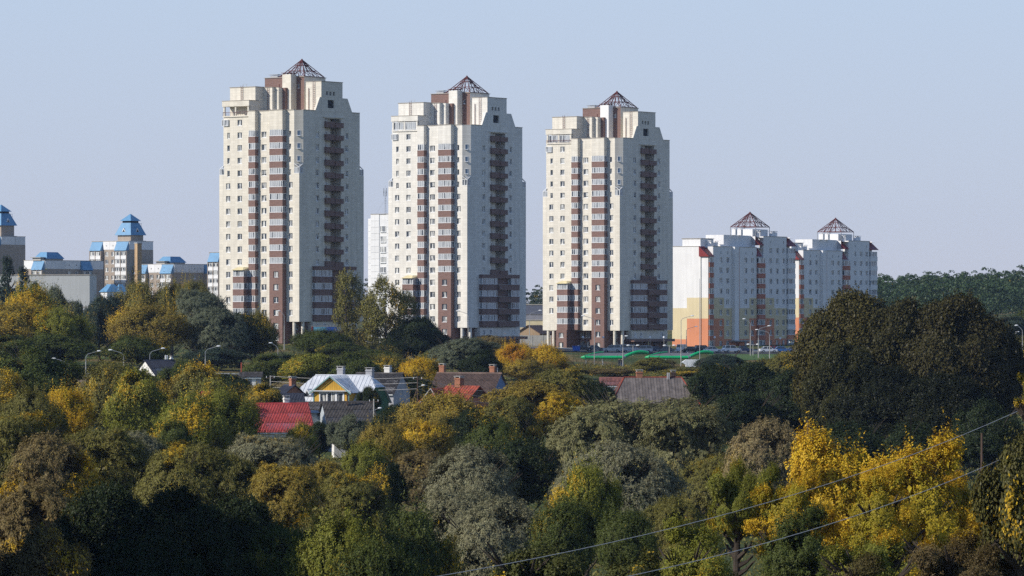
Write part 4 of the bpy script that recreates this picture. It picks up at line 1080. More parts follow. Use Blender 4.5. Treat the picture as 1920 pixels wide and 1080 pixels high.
# cross wing of the rusty house
m = MB().prism([(-5.0, 0), (-1.6, 0), (-1.6, e - 0.4), (-3.3, H - 0.35), (-5.0, e - 0.4)], 'y', -3.4, 0).build('wing_wall', 'brick', T)
for s in (-1, 1):
    roof_strips(T, [(-3.3 + s * 2.1, -3.8, e - 0.78), (-3.3 + s * 2.1, 0, e - 0.78), (-3.3, 0, H - 0.3), (-3.3, -3.8, H - 0.3)], 0.5, 'rust')
    MB().prism([(-3.3 + s * 2.1, e - 0.9), (-3.3 + s * 2.1, e - 0.74), (-3.3, H - 0.26), (-3.3, H - 0.44)], 'y', -3.87, -3.81).build('barge_board', 'grey_plaster', T)
roof_strips(T, [(-7.6, -2.4, e - 0.9), (-5.1, -2.4, e - 0.9), (-5.1, 0.4, e + 0.1), (-7.6, 0.4, e + 0.1)], 0.5, 'rust')
MB().box(-7.4, -5.05, -2.2, 0.3, 0, e - 1.0).build('lean_to_wall', 'brick', T)
# hipped grey roof on the right
d = 640; p = at(1224, 708, d); g = gz(p.x, d) - 0.2; H = p.z - g
T = thing('hip_roof_house', 'house with grey hipped tile roof and orange ridge tiles', 'house', (p.x, d, g), math.radians(3))
L, W, hr, hl = 13.4, 9.6, 4.0, 4.3; e = H - hr
MB().box(-L/2 + 0.5, L/2 - 0.5, -W/2 + 0.5, W/2 - 0.5, 0, e).build('wall', 'white_plaster', T)
for s in (-1, 1):
    roof_strips(T, [(-L/2, s * W/2, e), (L/2, s * W/2, e), (hl, 0, H), (-hl, 0, H)], 0.45, 'grey_sheet', 'roof_strip', 0.05, 0.03)
    roof_strips(T, [(s * L/2, -W/2, e), (s * L/2, W/2, e), (s * hl, 0, H)], 0.45, 'grey_sheet', 'roof_strip', 0.05, 0.03)
    for t in (-1, 1):
        MB().tube([(s * L/2, t * W/2, e + 0.05), (s * hl, 0, H + 0.05)], 0.11, k=6).build('hip_tiles', 'rust', T)
MB().tube([(-hl, 0, H + 0.05), (hl, 0, H + 0.05)], 0.12, k=6).build('ridge_tiles', 'rust', T)
chimney(T, -2.0, 0.3, H - 0.6, H + 0.9, 0.9, 'brick')
for x in (2.2, 2.45): MB().tube([(x, -0.3, H - 0.6), (x, -0.3, H + 0.75)], 0.11, k=6).build('flue_pipe', 'grey_plaster', T)
chimney(T, 3.1, 0.4, H - 0.6, H + 0.85, 0.7, 'wood_dark')
# small white house left
T, H, e = gable_house('white_gable_house', 'small white gabled house with dark blue roof and round attic window', 298, 675, 745, 6.6, 5.6, 2.4, 42, 'white_plaster', 'navy_sheet')
MB().tube([(-3.02 - 0.06, 0, H - 1.9), (-3.02 + 0.02, 0, H - 1.9)], 0.55, k=14).build('attic_window', 'frame', T)
MB().tube([(-3.02 - 0.09, 0, H - 1.9), (-3.02, 0, H - 1.9)], 0.40, k=14).build('attic_pane', 'glass', T)
for x in (1.6, 2.0): MB().tube([(x, 0.2, H - 0.6), (x, 0.2, H + 0.8)], 0.11, k=6).build('flue_pipe', 'frame', T)
chimney(T, 2.9, 0.2, H - 0.6, H + 0.4, 0.4, 'white_plaster')
T, H, e = gable_house('grey_shack', 'grey block shack with pale corner pier, left of the village', 470, 698, 740, 4.2, 3.4, 0.7, 4, 'grey_plaster', 'slate_sheet')
MB().box(0.2, 0.9, -1.8, -1.68, 0.2, e - 0.1).build('pier', 'white_plaster', T)
MB().tube([(-1.6, 0, H - 0.4), (-1.6, 0, H + 1.7)], 0.12, k=6).build('stove_pipe', 'rust', T)
T, H, e = gable_house('pink_roof_house', 'low house with faded pink-red roof left of the grey hipped roof', 1160, 708, 700, 6.4, 5.0, 1.1, 0, 'white_plaster', 'pink_sheet')
T, H, e = gable_house('red_capped_hut', 'tiny hut with red cap roof among trees left of the red roof', 386, 735, 590, 1.3, 1.3, 0.5, 20, 'white_plaster', 'red_sheet', sheet=False)
# brick garden wall left of the white gabled house
p = at(178, 706, 720); g = gz(p.x, 720)
T = thing('brick_wall', 'low brick garden wall left of the small white gabled house', 'wall', (p.x, 720, g), 0.05)
for k in range(6): MB().box(-3.0 + k, -2.04 + k, 0, 0.3, 0, p.z - g).build('panel', paint('pale_brick', (0.34, 0.25, 0.20), 0.9, 0.2, 3.0), T)
MB().box(-3.05, 3.0, -0.05, 0.35, p.z - g, p.z - g + 0.1).build('coping', 'concrete', T)
# small white shed among the front bushes
p = at(640, 826, 585); g = gz(p.x, 585)
T = thing('white_hut', 'sunlit white hut in the bushes below the slate roofed shed', 'hut', (p.x, 585, g), 0.2)
MB().box(-1.0, 1.0, 0, 2, 0, p.z - g).build('wall', 'white_plaster', T)
MB().prism([(-0.3, p.z - g + 0.02), (2.3, p.z - g + 0.5), (2.3, p.z - g + 0.58), (-0.3, p.z - g + 0.1)], 'x', -1.25, 1.25).build('roof', 'rust', T)
# ------------------------------------------------------------------ roads and parking
sheet('road', np.arange(-170, -4, 5.0), np.arange(792, 801, 2.0), M['asphalt'], 0.10)
sheet('pavement', np.arange(-170, -4, 5.0), np.arange(802, 807, 1.5), M['pave'], 0.22)
sheet('parking', np.arange(-90, 131, 4.0), np.arange(1026, 1072, 4.0), M['asphalt'], 0.10)
sheet('forecourt', np.arange(-90, 131, 4.0), np.arange(1073, 1122, 4.0), M['pave'], 0.14)
def lawn_mat():
    return paint('mown_lawn', (0.055, 0.105, 0.022), 0.95, 0.2, 0.5, bump=0.4, bscale=3.0)
M['lawn'] = lawn_mat()
sheet('lawn', np.arange(46, 75, 3.0), np.arange(968, 1020, 4.0), M['lawn'], 0.10)
sheet('lawn', np.arange(-122, -80, 3.0), np.arange(905, 960, 4.0), M['lawn'], 0.10)

# ------------------------------------------------------------------ lamps
def street_lamp(px, top_y, d, label, side=1, arm=2.2, base_y=None, style='arm', group='street lamps'):
    p = at(px, top_y, d); g = gz(p.x, d)
    H = p.z - g
    T = thing('street_lamp', label, 'street lamp', (p.x, d, g), 0.0, group)
    if style == 'arm':
        s = side
        MB().tube([(0, 0, 0), (0, 0, H * 0.62)], 0.12, 0.09, k=8).build('pole', 'concrete', T)
        MB().tube([(0, 0, H * 0.62), (0, 0, H - 1.1), (s * 0.35, 0, H - 0.6), (s * arm, 0, H - 0.05)], 0.065, 0.04, k=6).build('arm', 'steel', T)
        MB().ball((s * (arm + 0.25), 0, H), 0.42, 0.16, 0.13).build('lamp_head', 'lamp_white', T)
    elif style == 'double':
        MB().tube([(0, 0, 0), (0, 0, H)], 0.10, 0.08, k=8).build('pole', 'concrete', T)
        MB().tube([(-1.0, 0, H), (1.0, 0, H)], 0.05, k=6).build('arm', 'steel', T)
        for s in (-1, 1): MB().ball((s * 1.1, 0, H + 0.05), 0.42, 0.2, 0.17).build('lamp_head', 'lamp_white', T)
    elif style == 'ball':
        MB().tube([(0, 0, 0), (0, 0, H - 0.3)], 0.06, 0.05, k=8).build('pole', 'concrete', T)
        MB().ball((0, 0, H - 0.05), 0.27).build('lamp_globe', 'lamp_white', T)
    elif style == 'plain':
        MB().tube([(0, 0, 0), (0, 0, H)], 0.09, 0.05, k=6).build('pole', 'steel', T)
        MB().ball((0, 0, H), 0.07).build('finial', 'steel', T)
    return T
R = 'street lamps along the road behind the village'
street_lamp(126, 672, 788, 'street lamp leaning its arm left above the green walnut tree', -1, group=R)
street_lamp(161, 658, 788, 'street lamp with right arm left of the gap in the trees', 1, group=R)
street_lamp(232, 656, 788, 'street lamp with left arm in front of the golden tree', -1, group=R)
street_lamp(281, 653, 788, 'street lamp right above the small white gabled house', 1, group=R)
street_lamp(385, 649, 788, 'street lamp in front of the silver willow on the left', 1, group=R)
street_lamp(521, 643, 850, 'short street lamp with left arm before the leftmost tower', -1, 1.2, group=R)
R = 'tall lamps around the towers'
street_lamp(533, 583, 960, 'tall dark lamp post before the brown shaft of the leftmost tower', -1, 1.0, group=R)
street_lamp(878, 583, 985, 'tall lamp post at the foot of the middle tower', -1, group=R)
street_lamp(993, 582, 985, 'tall lamp post in the gap between middle and right towers', 1, group=R)
street_lamp(1114.5, 592, 930, 'tall lamp post with left arm before the right tower', -1, group=R)
street_lamp(1168, 630, 920, 'lamp post between the two green canopies', 1, 0.5, group=R)
street_lamp(1277, 592, 930, 'tall lamp post at the sunlit end wall of the white block', 1, group=R)
street_lamp(1287, 612, 1080, 'farther lamp post against the orange end wall', 1, group=R)
street_lamp(1407, 598, 985, 'lamp post with left head before the white block', -1, 1.2, group=R)
street_lamp(1422, 611, 975, 'lamp post with right head on the lawn', 1, group=R)
street_lamp(1443, 618, 965, 'lamp post with left arm at the edge of the lawn', -1, 2.6, group=R)
R = 'lamps at the right picture edge'
street_lamp(1917, 610, 900, 'tall lamp post cut by the right picture edge', -1, 1.0, group=R)
street_lamp(1901, 622, 960, 'thinner lamp post beside the right picture edge', 1, 0.6, group=R)
R = 'double-headed park lamps'
street_lamp(1187, 648, 985, 'low double-headed lamp behind the left green canopy', style='double', group=R)
street_lamp(1255, 648, 985, 'low double-headed lamp behind the right green canopy', style='double', group=R)
street_lamp(1412, 646, 990, 'low double-headed lamp on the lawn', style='double', group=R)
street_lamp(1491, 642, 1000, 'low double-headed lamp left of the big dark tree', style='double', group=R)
R = 'globe lamps at the parking'
for px, lab in ((1093, 'globe lamp by the left entrance of the right tower'), (1131, 'globe lamp at the brown shaft of the right tower'), (1219, 'globe lamp in the shade of the right tower'), (1245, 'globe lamp at the right edge of the right tower')):
    street_lamp(px, 632, 1075, lab, style='ball', group=R)
street_lamp(1340, 632, 1090, 'globe lamp before the corner of the white block', style='ball', group=R)
street_lamp(1463, 634, 1100, 'globe lamp before the far end of the white block', style='ball', group=R)
street_lamp(1312, 523, 935, 'tall thin flagpole before the sunlit end wall', style='plain', group=None)

# ------------------------------------------------------------------ parked cars
_cp = {}
def car_paint(name, col):
    if name not in _cp:
        m = paint('car_' + name, col, 0.3, 0.03, 1.0, metal=0.2, spec=0.6)
        _cp[name] = m
    return _cp[name]
CARCOL = {'white': (0.75, 0.76, 0.78), 'silver': (0.45, 0.47, 0.50), 'navy': (0.03, 0.05, 0.12), 'black': (0.02, 0.02, 0.025), 'red': (0.35, 0.02, 0.02), 'blue': (0.03, 0.12, 0.35), 'maroon': (0.10, 0.012, 0.018), 'grey': (0.15, 0.16, 0.17)}
_cm = {}
def car(px, d, kind, colour, label, rz=0.0):
    x = (px - 960) / F * d; g = gz(x, d) + 0.13
    T = thing('parked_car', label, 'car', (x, d, g), rz, 'cars parked before the buildings')
    if kind == 'suv':
        body = [(-2.3, 0.35), (2.25, 0.35), (2.3, 0.75), (2.15, 1.0), (1.15, 1.08), (-2.25, 1.12), (-2.35, 0.8)]
        cab = [(-2.2, 1.1), (1.1, 1.08), (0.45, 1.72), (-1.9, 1.74)]
    elif kind == 'van':
        body = [(-2.4, 0.35), (2.35, 0.35), (2.4, 0.9), (1.9, 1.15), (1.5, 1.2), (-2.4, 1.25)]
        cab = [(-2.38, 1.22), (1.5, 1.2), (0.95, 1.9), (-2.3, 1.95)]
    else:
        body = [(-2.15, 0.32), (2.15, 0.32), (2.2, 0.65), (2.0, 0.82), (1.0, 0.92), (-1.5, 0.96), (-2.15, 0.92), (-2.2, 0.6)]
        cab = [(-1.65, 0.93), (1.05, 0.91), (0.4, 1.42), (-1.05, 1.44)]
    k = (kind, colour)
    if k not in _cm:
        b = MB().prism(body, 'y', -0.85, 0.85)
        zr = max(q[1] for q in cab); xs = sorted(q[0] for q in cab if q[1] > zr - 0.1)
        b.box(xs[0] - 0.05, xs[-1] + 0.05, -0.68, 0.68, zr - 0.02, zr + 0.05)
        for q in ((cab[0], cab[3]), (cab[1], cab[2])):
            for s in (-1, 1): b.tube([(q[0][0], s * 0.74, q[0][1]), (q[1][0], s * 0.68, q[1][1])], 0.05, k=4)
        xm = (xs[0] + xs[-1]) / 2
        for s in (-1, 1): b.tube([(xm, s * 0.77, cab[0][1]), (xm, s * 0.69, zr)], 0.05, k=4)
        g2 = MB(); n = len(cab)
        a = [(q[0], -0.74 if q[1] < zr - 0.2 else -0.66, q[1]) for q in cab]; c = [(q[0], -v, z) for (q, (_, v, z)) in zip(cab, a)]
        g2.quad(a).quad(c[::-1])
        for i in range(n): g2.quad([a[i], c[i], c[(i+1) % n], a[(i+1) % n]])
        w = MB().tube([(0, -0.1, 0), (0, 0.1, 0)], 0.33, k=14); w.tube([(0, -0.115, 0), (0, 0.115, 0)], 0.19, k=10, mi=1)
        hl = MB().ball((0, 0, 0), 0.1, 0.2, 0.09)
        _cm[k] = (b.mesh('body', [car_paint(colour, CARCOL[colour])]), g2.mesh('window_glass', [paint('car_glass', (0.02, 0.025, 0.03), 0.08, spec=0.7)]), w.mesh('wheel', ['tyre', 'steel']), hl.mesh('headlight', ['lamp_white']))
    bm, gm, wm, hm = _cm[k]
    put('body', bm, T); put('window_glass', gm, T)
    for wx in (-1.35, 1.4):
        for wy in (-0.78, 0.78): put('wheel', wm, T, (wx, wy, 0.33))
    for wy in (-0.6, 0.6): put('headlight', hm, T, (2.12, wy, 0.72))
cars = [(1093, 1046, 'sedan', 'black', 'black car behind the left end of the green canopy', 0.2), (1116, 1050, 'sedan', 'grey', 'grey car left of the silver off-roader', 0.1),
 (1148, 1040, 'suv', 'silver', 'silver off-road car behind the left green canopy', 3.0), (1166, 1052, 'suv', 'maroon', 'dark maroon car right behind the silver off-roader', 1.4),
 (1182, 1047, 'van', 'silver', 'pale van before the shaded side of the right tower', 0.1), (1206, 1042, 'suv', 'silver', 'silver-grey car between the two green canopies', 3.1),
 (1230, 1050, 'sedan', 'navy', 'navy car in the shade right of the silver-grey car', 0.1), (1248, 1046, 'sedan', 'grey', 'dark grey car at the right corner of the right tower', 3.1),
 (1280, 1052, 'van', 'white', 'white van at the orange corner of the white block', 1.2), (1296, 1046, 'sedan', 'black', 'black car before the orange end wall', 0.2),
 (1319, 1050, 'suv', 'black', 'tall black car at the corner of the white block', 0.3), (1336, 1044, 'sedan', 'white', 'white low car at the corner of the white block', 0.3),
 (1372, 1048, 'suv', 'white', 'white off-road car behind the lawn', 0.4), (1395, 1052, 'sedan', 'navy', 'dark navy car behind the lawn, right of the white off-roader', 0.3),
 (1440, 1046, 'sedan', 'white', 'white low car behind the right end of the lawn', 0.2), (1453, 1058, 'sedan', 'red', 'red car behind the white low car', 0.2),
 (1466, 1050, 'sedan', 'blue', 'blue car next to the red car', 0.1), (1490, 1052, 'sedan', 'navy', 'navy car half hidden left of the big dark tree', 0.1)]
for c in cars: car(*c)

# green tube canopies
def canopy(px0, px1, d, label):
    a = at(px0, 670, d); b = at(px1, 670, d); L = b.x - a.x
    g = gz((a.x + b.x) / 2, d); h = a.z - g
    T = thing('green_canopy', label, 'canopy', (a.x, d, g), 0.0, 'two green canopies before the parking')
    MB().tube([(0.5, 0, h), (L, 0, h)], 0.36, k=12).build('front_tube', 'green_tube', T)
    MB().tube([(0.55, 0, h), (-0.35, 0.1, h)], 0.5, 0.12, k=12).build('end_cone', 'green_tube', T)
    MB().tube([(L - 0.1, 0, h), (L + 0.5, 0.1, h + 0.1)], 0.42, 0.2, k=12).build('joint', 'steel', T)
    arc = [(L + 0.3 + 5.2 * t, 0.4 + 2.2 * t, h + 0.15 + 1.05 * math.sin(t * 2.3)) for t in [i / 8 for i in range(9)]]
    MB().tube(arc, 0.36, k=10).build('curved_tube', 'green_tube', T)
    arc2 = [(0.2 + 4.5 * t, 0.2 + 4.5 * t, h + 0.1 + 1.0 * math.sin(t * 1.6)) for t in [i / 6 for i in range(7)]]
    MB().tube(arc2, 0.2, k=8).build('side_tube', 'green_tube', T)
    m = MB()
    for i in range(6):
        t0, t1 = i / 6, (i + 1) / 6
        y0, y1 = 0.1 + 4.6 * t0, 0.1 + 4.6 * t1; z0, z1 = h + 0.25 + 0.7 * math.sin(t0 * 1.6), h + 0.25 + 0.7 * math.sin(t1 * 1.6)
        m.quad([(0.4 + 4.2 * t0, y0, z0), (L + 0.4 + 2 * t0, y0, z0), (L + 0.4 + 2 * t1, y1, z1), (0.4 + 4.2 * t1, y1, z1)])
    m.build('membrane', 'deck_grey', T)
    for x in (0.8, L / 2, L - 0.5): MB().tube([(x, 0.2, 0), (x, 0.2, h)], 0.1, k=8).build('post', 'steel', T)
    for x in (4.5, L): MB().tube([(x, 4.5, 0), (x, 4.5, h + 1.1)], 0.1, k=8).build('post', 'steel', T)
canopy(1092, 1169, 940, 'left green tube canopy with grey membrane before the right tower')
canopy(1212, 1291, 940, 'right green tube canopy, reaching towards the white block')

# white container, blue bins, billboard
p = at(1303, 682, 922); g = gz(p.x, 922)
T = thing('white_trailer', 'white box trailer below the right green canopy', 'trailer', (p.x, 922, g), 0.05)
MB().box(-2.0, 2.0, -0.9, 0.9, 0.55, 2.1).prism([(-2.0, 0.9), (-2.0, 2.1), (-2.9, 1.5)], 'y', -0.9, 0.9).build('body', paint('trailer_white', (0.75, 0.76, 0.77), 0.4), T)
for x in (-0.6, 0.6): MB().tube([(x, -0.95, 0.33), (x, 0.95, 0.33)], 0.33, k=12).build('wheel', 'tyre', T)
for k, (px, lab) in enumerate(((1083, 'blue waste bin at the left end of the parked cars'), (1078, 'blue waste bin farthest left at the parking'))):
    x = (px - 960) / F * 1040; g = gz(x, 1040) + 0.1
    T = thing('waste_bin', lab, 'waste bin', (x, 1040, g), 0.1, 'blue waste bins')
    MB().prism([(-0.5, 0.1), (0.5, 0.1), (0.6, 1.15), (-0.6, 1.15)], 'y', -0.4, 0.4).build('body', paint('bin_blue', (0.02, 0.12, 0.5), 0.4), T)
    MB().box(-0.65, 0.65, -0.45, 0.45, 1.15, 1.28).build('lid', paint('bin_lid', (0.02, 0.09, 0.4), 0.4), T)
p = at(584, 612, 965); g = gz(p.x, 965); H = p.z - g
T = thing('billboard', 'blue billboard with red side frame at the foot of the leftmost tower', 'billboard', (p.x, 965, g), math.radians(8))
bbm, nt, b = new_mat('billboard_print')
tc = node(nt, 'ShaderNodeTexCoord'); mp = node(nt, 'ShaderNodeSeparateXYZ'); nt.links.new(tc.outputs['Object'], mp.inputs[0])
rp = node(nt, 'ShaderNodeValToRGB'); mr = node(nt, 'ShaderNodeMapRange'); mr.inputs['From Max'].default_value = 6.0
nt.links.new(mp.outputs['X'], mr.inputs['Value']); nt.links.new(mr.outputs[0], rp.inputs['Fac'])
rp.color_ramp.elements[0].color = (0.16, 0.45, 0.62, 1); rp.color_ramp.elements[1].color = (0.02, 0.10, 0.42, 1)
rp.color_ramp.elements[0].position = 0.45; rp.color_ramp.elements[1].position = 0.62
nt.links.new(rp.outputs[0], b.inputs['Base Color'])
MB().box(0.4, 5.8, -0.1, 0.0, H - 3.3, H - 0.1).build('poster', [bbm], T)
MB().box(0.0, 0.38, -0.15, 0.25, H - 3.4, H).box(0.0, 6.0, 0.02, 0.25, H - 3.4, H - 3.32).build('frame', paint('sign_red', (0.16, 0.03, 0.035), 0.5), T)
MB().box(0.0, 6.0, -0.18, 0.25, H, H + 0.12).build('top_rail', 'concrete', T)
for x in (1.2, 4.6): MB().tube([(x, 0.15, 0), (x, 0.15, H - 3.3)], 0.14, k=8).build('post', 'steel', T)
# pale guard rail along the road
p = at(640, 661, 812); g = gz(p.x, 812)
for px, lab in ((600, 'pale guard rail piece behind the green bushes left'), (700, 'pale guard rail piece under the airy birches')):
    x = (px - 960) / F * 812; g = gz(x, 812)
    T = thing('guard_rail', lab, 'guard rail', (x, 812, g + 0.1), 0.0, 'guard rails along the road')
    MB().box(-6, 6, 0, 0.08, 0.55, 0.95).build('rail', 'lamp_white', T)
    for k in range(7): MB().box(-5.9 + k * 1.95, -5.78 + k * 1.95, 0.08, 0.2, 0, 0.9).build('post', 'steel', T)

# ------------------------------------------------------------------ utility poles and wires
def wire(name, a, b, sag, r, label, mat='wire', n=24, cat='cable', group=None):
    a, b = Vector(a), Vector(b)
    pts = [a.lerp(b, i / n) - Vector((0, 0, 4 * sag * (i / n) * (1 - i / n))) for i in range(n + 1)]
    return tag(MB().tube(pts, r, k=5).build(name, mat), label, cat, group)
def utility_pole(px, top_y, d, label, brace=False, lean=0.0, lamp=False, mat='concrete', insul=True):
    p = at(px, top_y, d); g = gz(p.x, d); H = p.z - g
    T = thing('utility_pole', label, 'utility pole', (p.x, d, g), 0.0)
    MB().tube([(0, 0, 0), (lean, 0, H)], 0.14, 0.09, k=8).build('post', mat, T)
    if brace: MB().tube([(-2.4, 0.3, 0), (0, 0, H * 0.82)], 0.12, 0.09, k=8).build('brace', mat, T)
    if insul:
        MB().box(-0.7, 0.7, -0.06, 0.06, H - 0.45, H - 0.33).build('cross_arm', 'wood_dark', T)
        for x in (-0.6, 0, 0.6): MB().tube([(x, 0, H - 0.33), (x, 0, H - 0.1)], 0.05, k=6).build('insulator', 'lamp_white', T)
    if lamp:
        MB().tube([(0, 0, H - 1.6), (0.7, -0.1, H - 1.3)], 0.04, k=5).build('lamp_arm', 'steel', T)
        MB().ball((0.85, -0.1, H - 1.28), 0.3, 0.15, 0.12).build('lamp_head', 'lamp_white', T)
    return p, H
pa, _ = utility_pole(783, 706, 628, 'wooden braced utility pole left of the rusty roof', True, lamp=True, mat='wood_dark')
pb, _ = utility_pole(701, 748, 598, 'pale concrete pole with a lamp right of the slate shed', lamp=True)
pc, _ = utility_pole(507, 704, 660, 'utility pole in the trees left of the white roof', mat='concrete')
utility_pole(1515, 788, 330, 'bare pole standing behind the yellow tree', insul=False, mat='wood_dark')
utility_pole(1841, 812, 330, 'braced pole in the shade below the big dark trees', True, insul=False, mat='wood_dark')  # dark material stands in for the shade of the trees on this pole
for k, dz in enumerate((0.1, 0.9, 1.8)):
    wire('overhead_wire', pa - Vector((0, 0, dz)), pc - Vector((0, 0, dz)), 0.35, 0.022, ('highest', 'middle', 'lowest')[k] + ' thin wire crossing before the white roof', n=12)
    wire('overhead_wire', pa - Vector((0, 0, dz)), at(945 + 10 * k, 735 + 12 * k, 640), 0.5, 0.022, ('highest', 'middle', 'lowest')[k] + ' thin wire from the wooden pole to the brown roof', n=12)
wire('power_cable', at(700, 1100, 112), at(1990, 732, 178), 0.95, 0.0105, 'upper power cable slanting across the lower right')
wire('power_cable', at(1060, 1104, 106), at(1990, 806, 160), 0.62, 0.010, 'lower power cable slanting across the yellow tree')

# ------------------------------------------------------------------ people
def person(px, feet_y, d, top, legs, label, stride=0.12, arm=0.1, rz=0.0):
    x = (px - 960) / F * d; g = gz(x, d) + 0.12
    T = thing('person', label, 'person', (x, d, g), rz)
    J = {'pel': (0, 0, 0.95, 0.15), 'che': (0, 0, 1.32, 0.17), 'nec': (0, 0, 1.50, 0.07), 'hed': (0, -0.01, 1.62, 0.10), 'top': (0, 0, 1.74, 0.085)}
    E = [('pel', 'che'), ('che', 'nec'), ('nec', 'hed'), ('hed', 'top')]
    for s, n in ((-1, 'l'), (1, 'r')):
        J['h' + n] = (s * 0.1, 0, 0.88, 0.11); J['k' + n] = (s * 0.11, -s * stride * 0.6, 0.48, 0.075); J['a' + n] = (s * 0.11, -s * stride, 0.07, 0.05); J['f' + n] = (s * 0.12, -s * stride - 0.16, 0.04, 0.045)
        J['s' + n] = (s * 0.19, 0, 1.43, 0.075); J['e' + n] = (s * 0.25, s * arm, 1.15, 0.05); J['w' + n] = (s * 0.24, s * arm - 0.1, 0.92, 0.038); J['n' + n] = (s * 0.235, s * arm - 0.14, 0.82, 0.04)
        E += [('pel', 'h' + n), ('h' + n, 'k' + n), ('k' + n, 'a' + n), ('a' + n, 'f' + n), ('che', 's' + n), ('s' + n, 'e' + n), ('e' + n, 'w' + n), ('w' + n, 'n' + n)]
    names = list(J); idx = {n: i for i, n in enumerate(names)}
    me = bpy.data.meshes.new('body'); me.from_pydata([J[n][:3] for n in names], [(idx[a], idx[b]) for a, b in E], [])
    m, nt, b = new_mat('person_colours')
    tc = node(nt, 'ShaderNodeTexCoord'); sx = node(nt, 'ShaderNodeSeparateXYZ'); nt.links.new(tc.outputs['Object'], sx.inputs[0])
    rp = node(nt, 'ShaderNodeValToRGB'); rp.color_ramp.interpolation = 'CONSTANT'
    el = rp.color_ramp.elements; el[0].position = 0; el[0].color = (0.03, 0.03, 0.03, 1); el[1].position = 0.05; el[1].color = (*legs, 1)
    for pz, c in ((0.50, top), (0.84, (0.42, 0.25, 0.17)), (0.92, (0.06, 0.04, 0.03))):
        q = el.new(pz); q.color = (*c, 1)
    mr = node(nt, 'ShaderNodeMapRange'); mr.inputs['From Max'].default_value = 1.84
    nt.links.new(sx.outputs['Z'], mr.inputs['Value']); nt.links.new(mr.outputs[0], rp.inputs['Fac']); nt.links.new(rp.outputs[0], b.inputs['Base Color']); b.inputs['Roughness'].default_value = 0.8
    me.materials.append(m)
    o = put('body', me, T)
    sk_ = o.modifiers.new('skin', 'SKIN')
    lay = me.skin_vertices[0].data if me.skin_vertices else None
    if lay is None:
        bpy.context.view_layer.objects.active = o; o.select_set(True); bpy.ops.mesh.customdata_skin_add(); lay = me.skin_vertices[0].data
    for i, n in enumerate(names):
        lay[i].radius = (J[n][3], J[n][3] * (0.72 if n in ('pel', 'che') else 1)); lay[i].use_root = (n == 'pel')
    ss = o.modifiers.new('sub', 'SUBSURF'); ss.levels = 1; ss.render_levels = 1
    return T
person(1161, 684, 928, (0.02, 0.02, 0.025), (0.02, 0.02, 0.05), 'person in dark clothes walking, left of a pair below the canopy', 0.18)
person(1165.5, 684, 928, (0.02, 0.02, 0.025), (0.03, 0.05, 0.16), 'person in black top and blue trousers, right of a pair below the canopy', -0.15)
person(1217, 700, 890, (0.25, 0.45, 0.75), (0.03, 0.03, 0.04), 'person in light blue top behind the grey hipped roof', 0.1)
# ------------------------------------------------------------------ foliage
def leaf_material():
    m = bpy.data.materials.new('leaves'); m.use_nodes = True; nt = m.node_tree; nt.nodes.clear()
    out = node(nt, 'ShaderNodeOutputMaterial')
    oi = node(nt, 'ShaderNodeObjectInfo')
    t = node(nt, 'ShaderNodeAttribute', attribute_name='tint'); a = node(nt, 'ShaderNodeAttribute', attribute_name='turn')
    # autumn leaves: those whose 'turn' value lies under the tree's own share (object colour alpha)
    sub = node(nt, 'ShaderNodeMath', operation='SUBTRACT'); nt.links.new(oi.outputs['Alpha'], sub.inputs[0]); nt.links.new(a.outputs['Fac'], sub.inputs[1])
    mr = node(nt, 'ShaderNodeMapRange', interpolation_type='SMOOTHSTEP'); mr.inputs['From Min'].default_value = 0.0; mr.inputs['From Max'].default_value = 0.12
    nt.links.new(sub.outputs[0], mr.inputs['Value'])
    ap = node(nt, 'ShaderNodeValToRGB')
    ap.color_ramp.elements[0].color = (0.50, 0.27, 0.018, 1); ap.color_ramp.elements[1].color = (0.62, 0.45, 0.035, 1)
    nt.links.new(t.outputs['Fac'], ap.inputs['Fac'])
    hs = node(nt, 'ShaderNodeHueSaturation')
    h = node(nt, 'ShaderNodeMapRange'); h.inputs['To Min'].default_value = 0.485; h.inputs['To Max'].default_value = 0.515
    v = node(nt, 'ShaderNodeMapRange'); v.inputs['To Min'].default_value = 0.70; v.inputs['To Max'].default_value = 1.30
    nt.links.new(t.outputs['Fac'], h.inputs['Value']); nt.links.new(t.outputs['Fac'], v.inputs['Value'])
    nt.links.new(h.outputs['Result'], hs.inputs['Hue']); nt.links.new(v.outputs['Result'], hs.inputs['Value'])
    nt.links.new(oi.outputs['Color'], hs.inputs['Color'])
    mx = node(nt, 'ShaderNodeMix', data_type='RGBA')
    nt.links.new(mr.outputs['Result'], mx.inputs['Factor']); nt.links.new(hs.outputs['Color'], mx.inputs['A']); nt.links.new(ap.outputs['Color'], mx.inputs['B'])
    df = node(nt, 'ShaderNodeBsdfDiffuse'); tr = node(nt, 'ShaderNodeBsdfTranslucent'); gl = node(nt, 'ShaderNodeBsdfGlossy')
    gl.inputs['Roughness'].default_value = 0.45; gl.inputs['Color'].default_value = (0.5, 0.5, 0.5, 1)
    nt.links.new(mx.outputs['Result'], df.inputs['Color']); nt.links.new(mx.outputs['Result'], tr.inputs['Color'])
    m1 = node(nt, 'ShaderNodeMixShader'); m1.inputs[0].default_value = 0.16
    nt.links.new(df.outputs[0], m1.inputs[1]); nt.links.new(tr.outputs[0], m1.inputs[2])
    m2 = node(nt, 'ShaderNodeMixShader'); m2.inputs[0].default_value = 0.015
    nt.links.new(m1.outputs[0], m2.inputs[1]); nt.links.new(gl.outputs[0], m2.inputs[2])
    nt.links.new(m2.outputs[0], out.inputs['Surface'])
    return m
M['leaf'] = leaf_material()

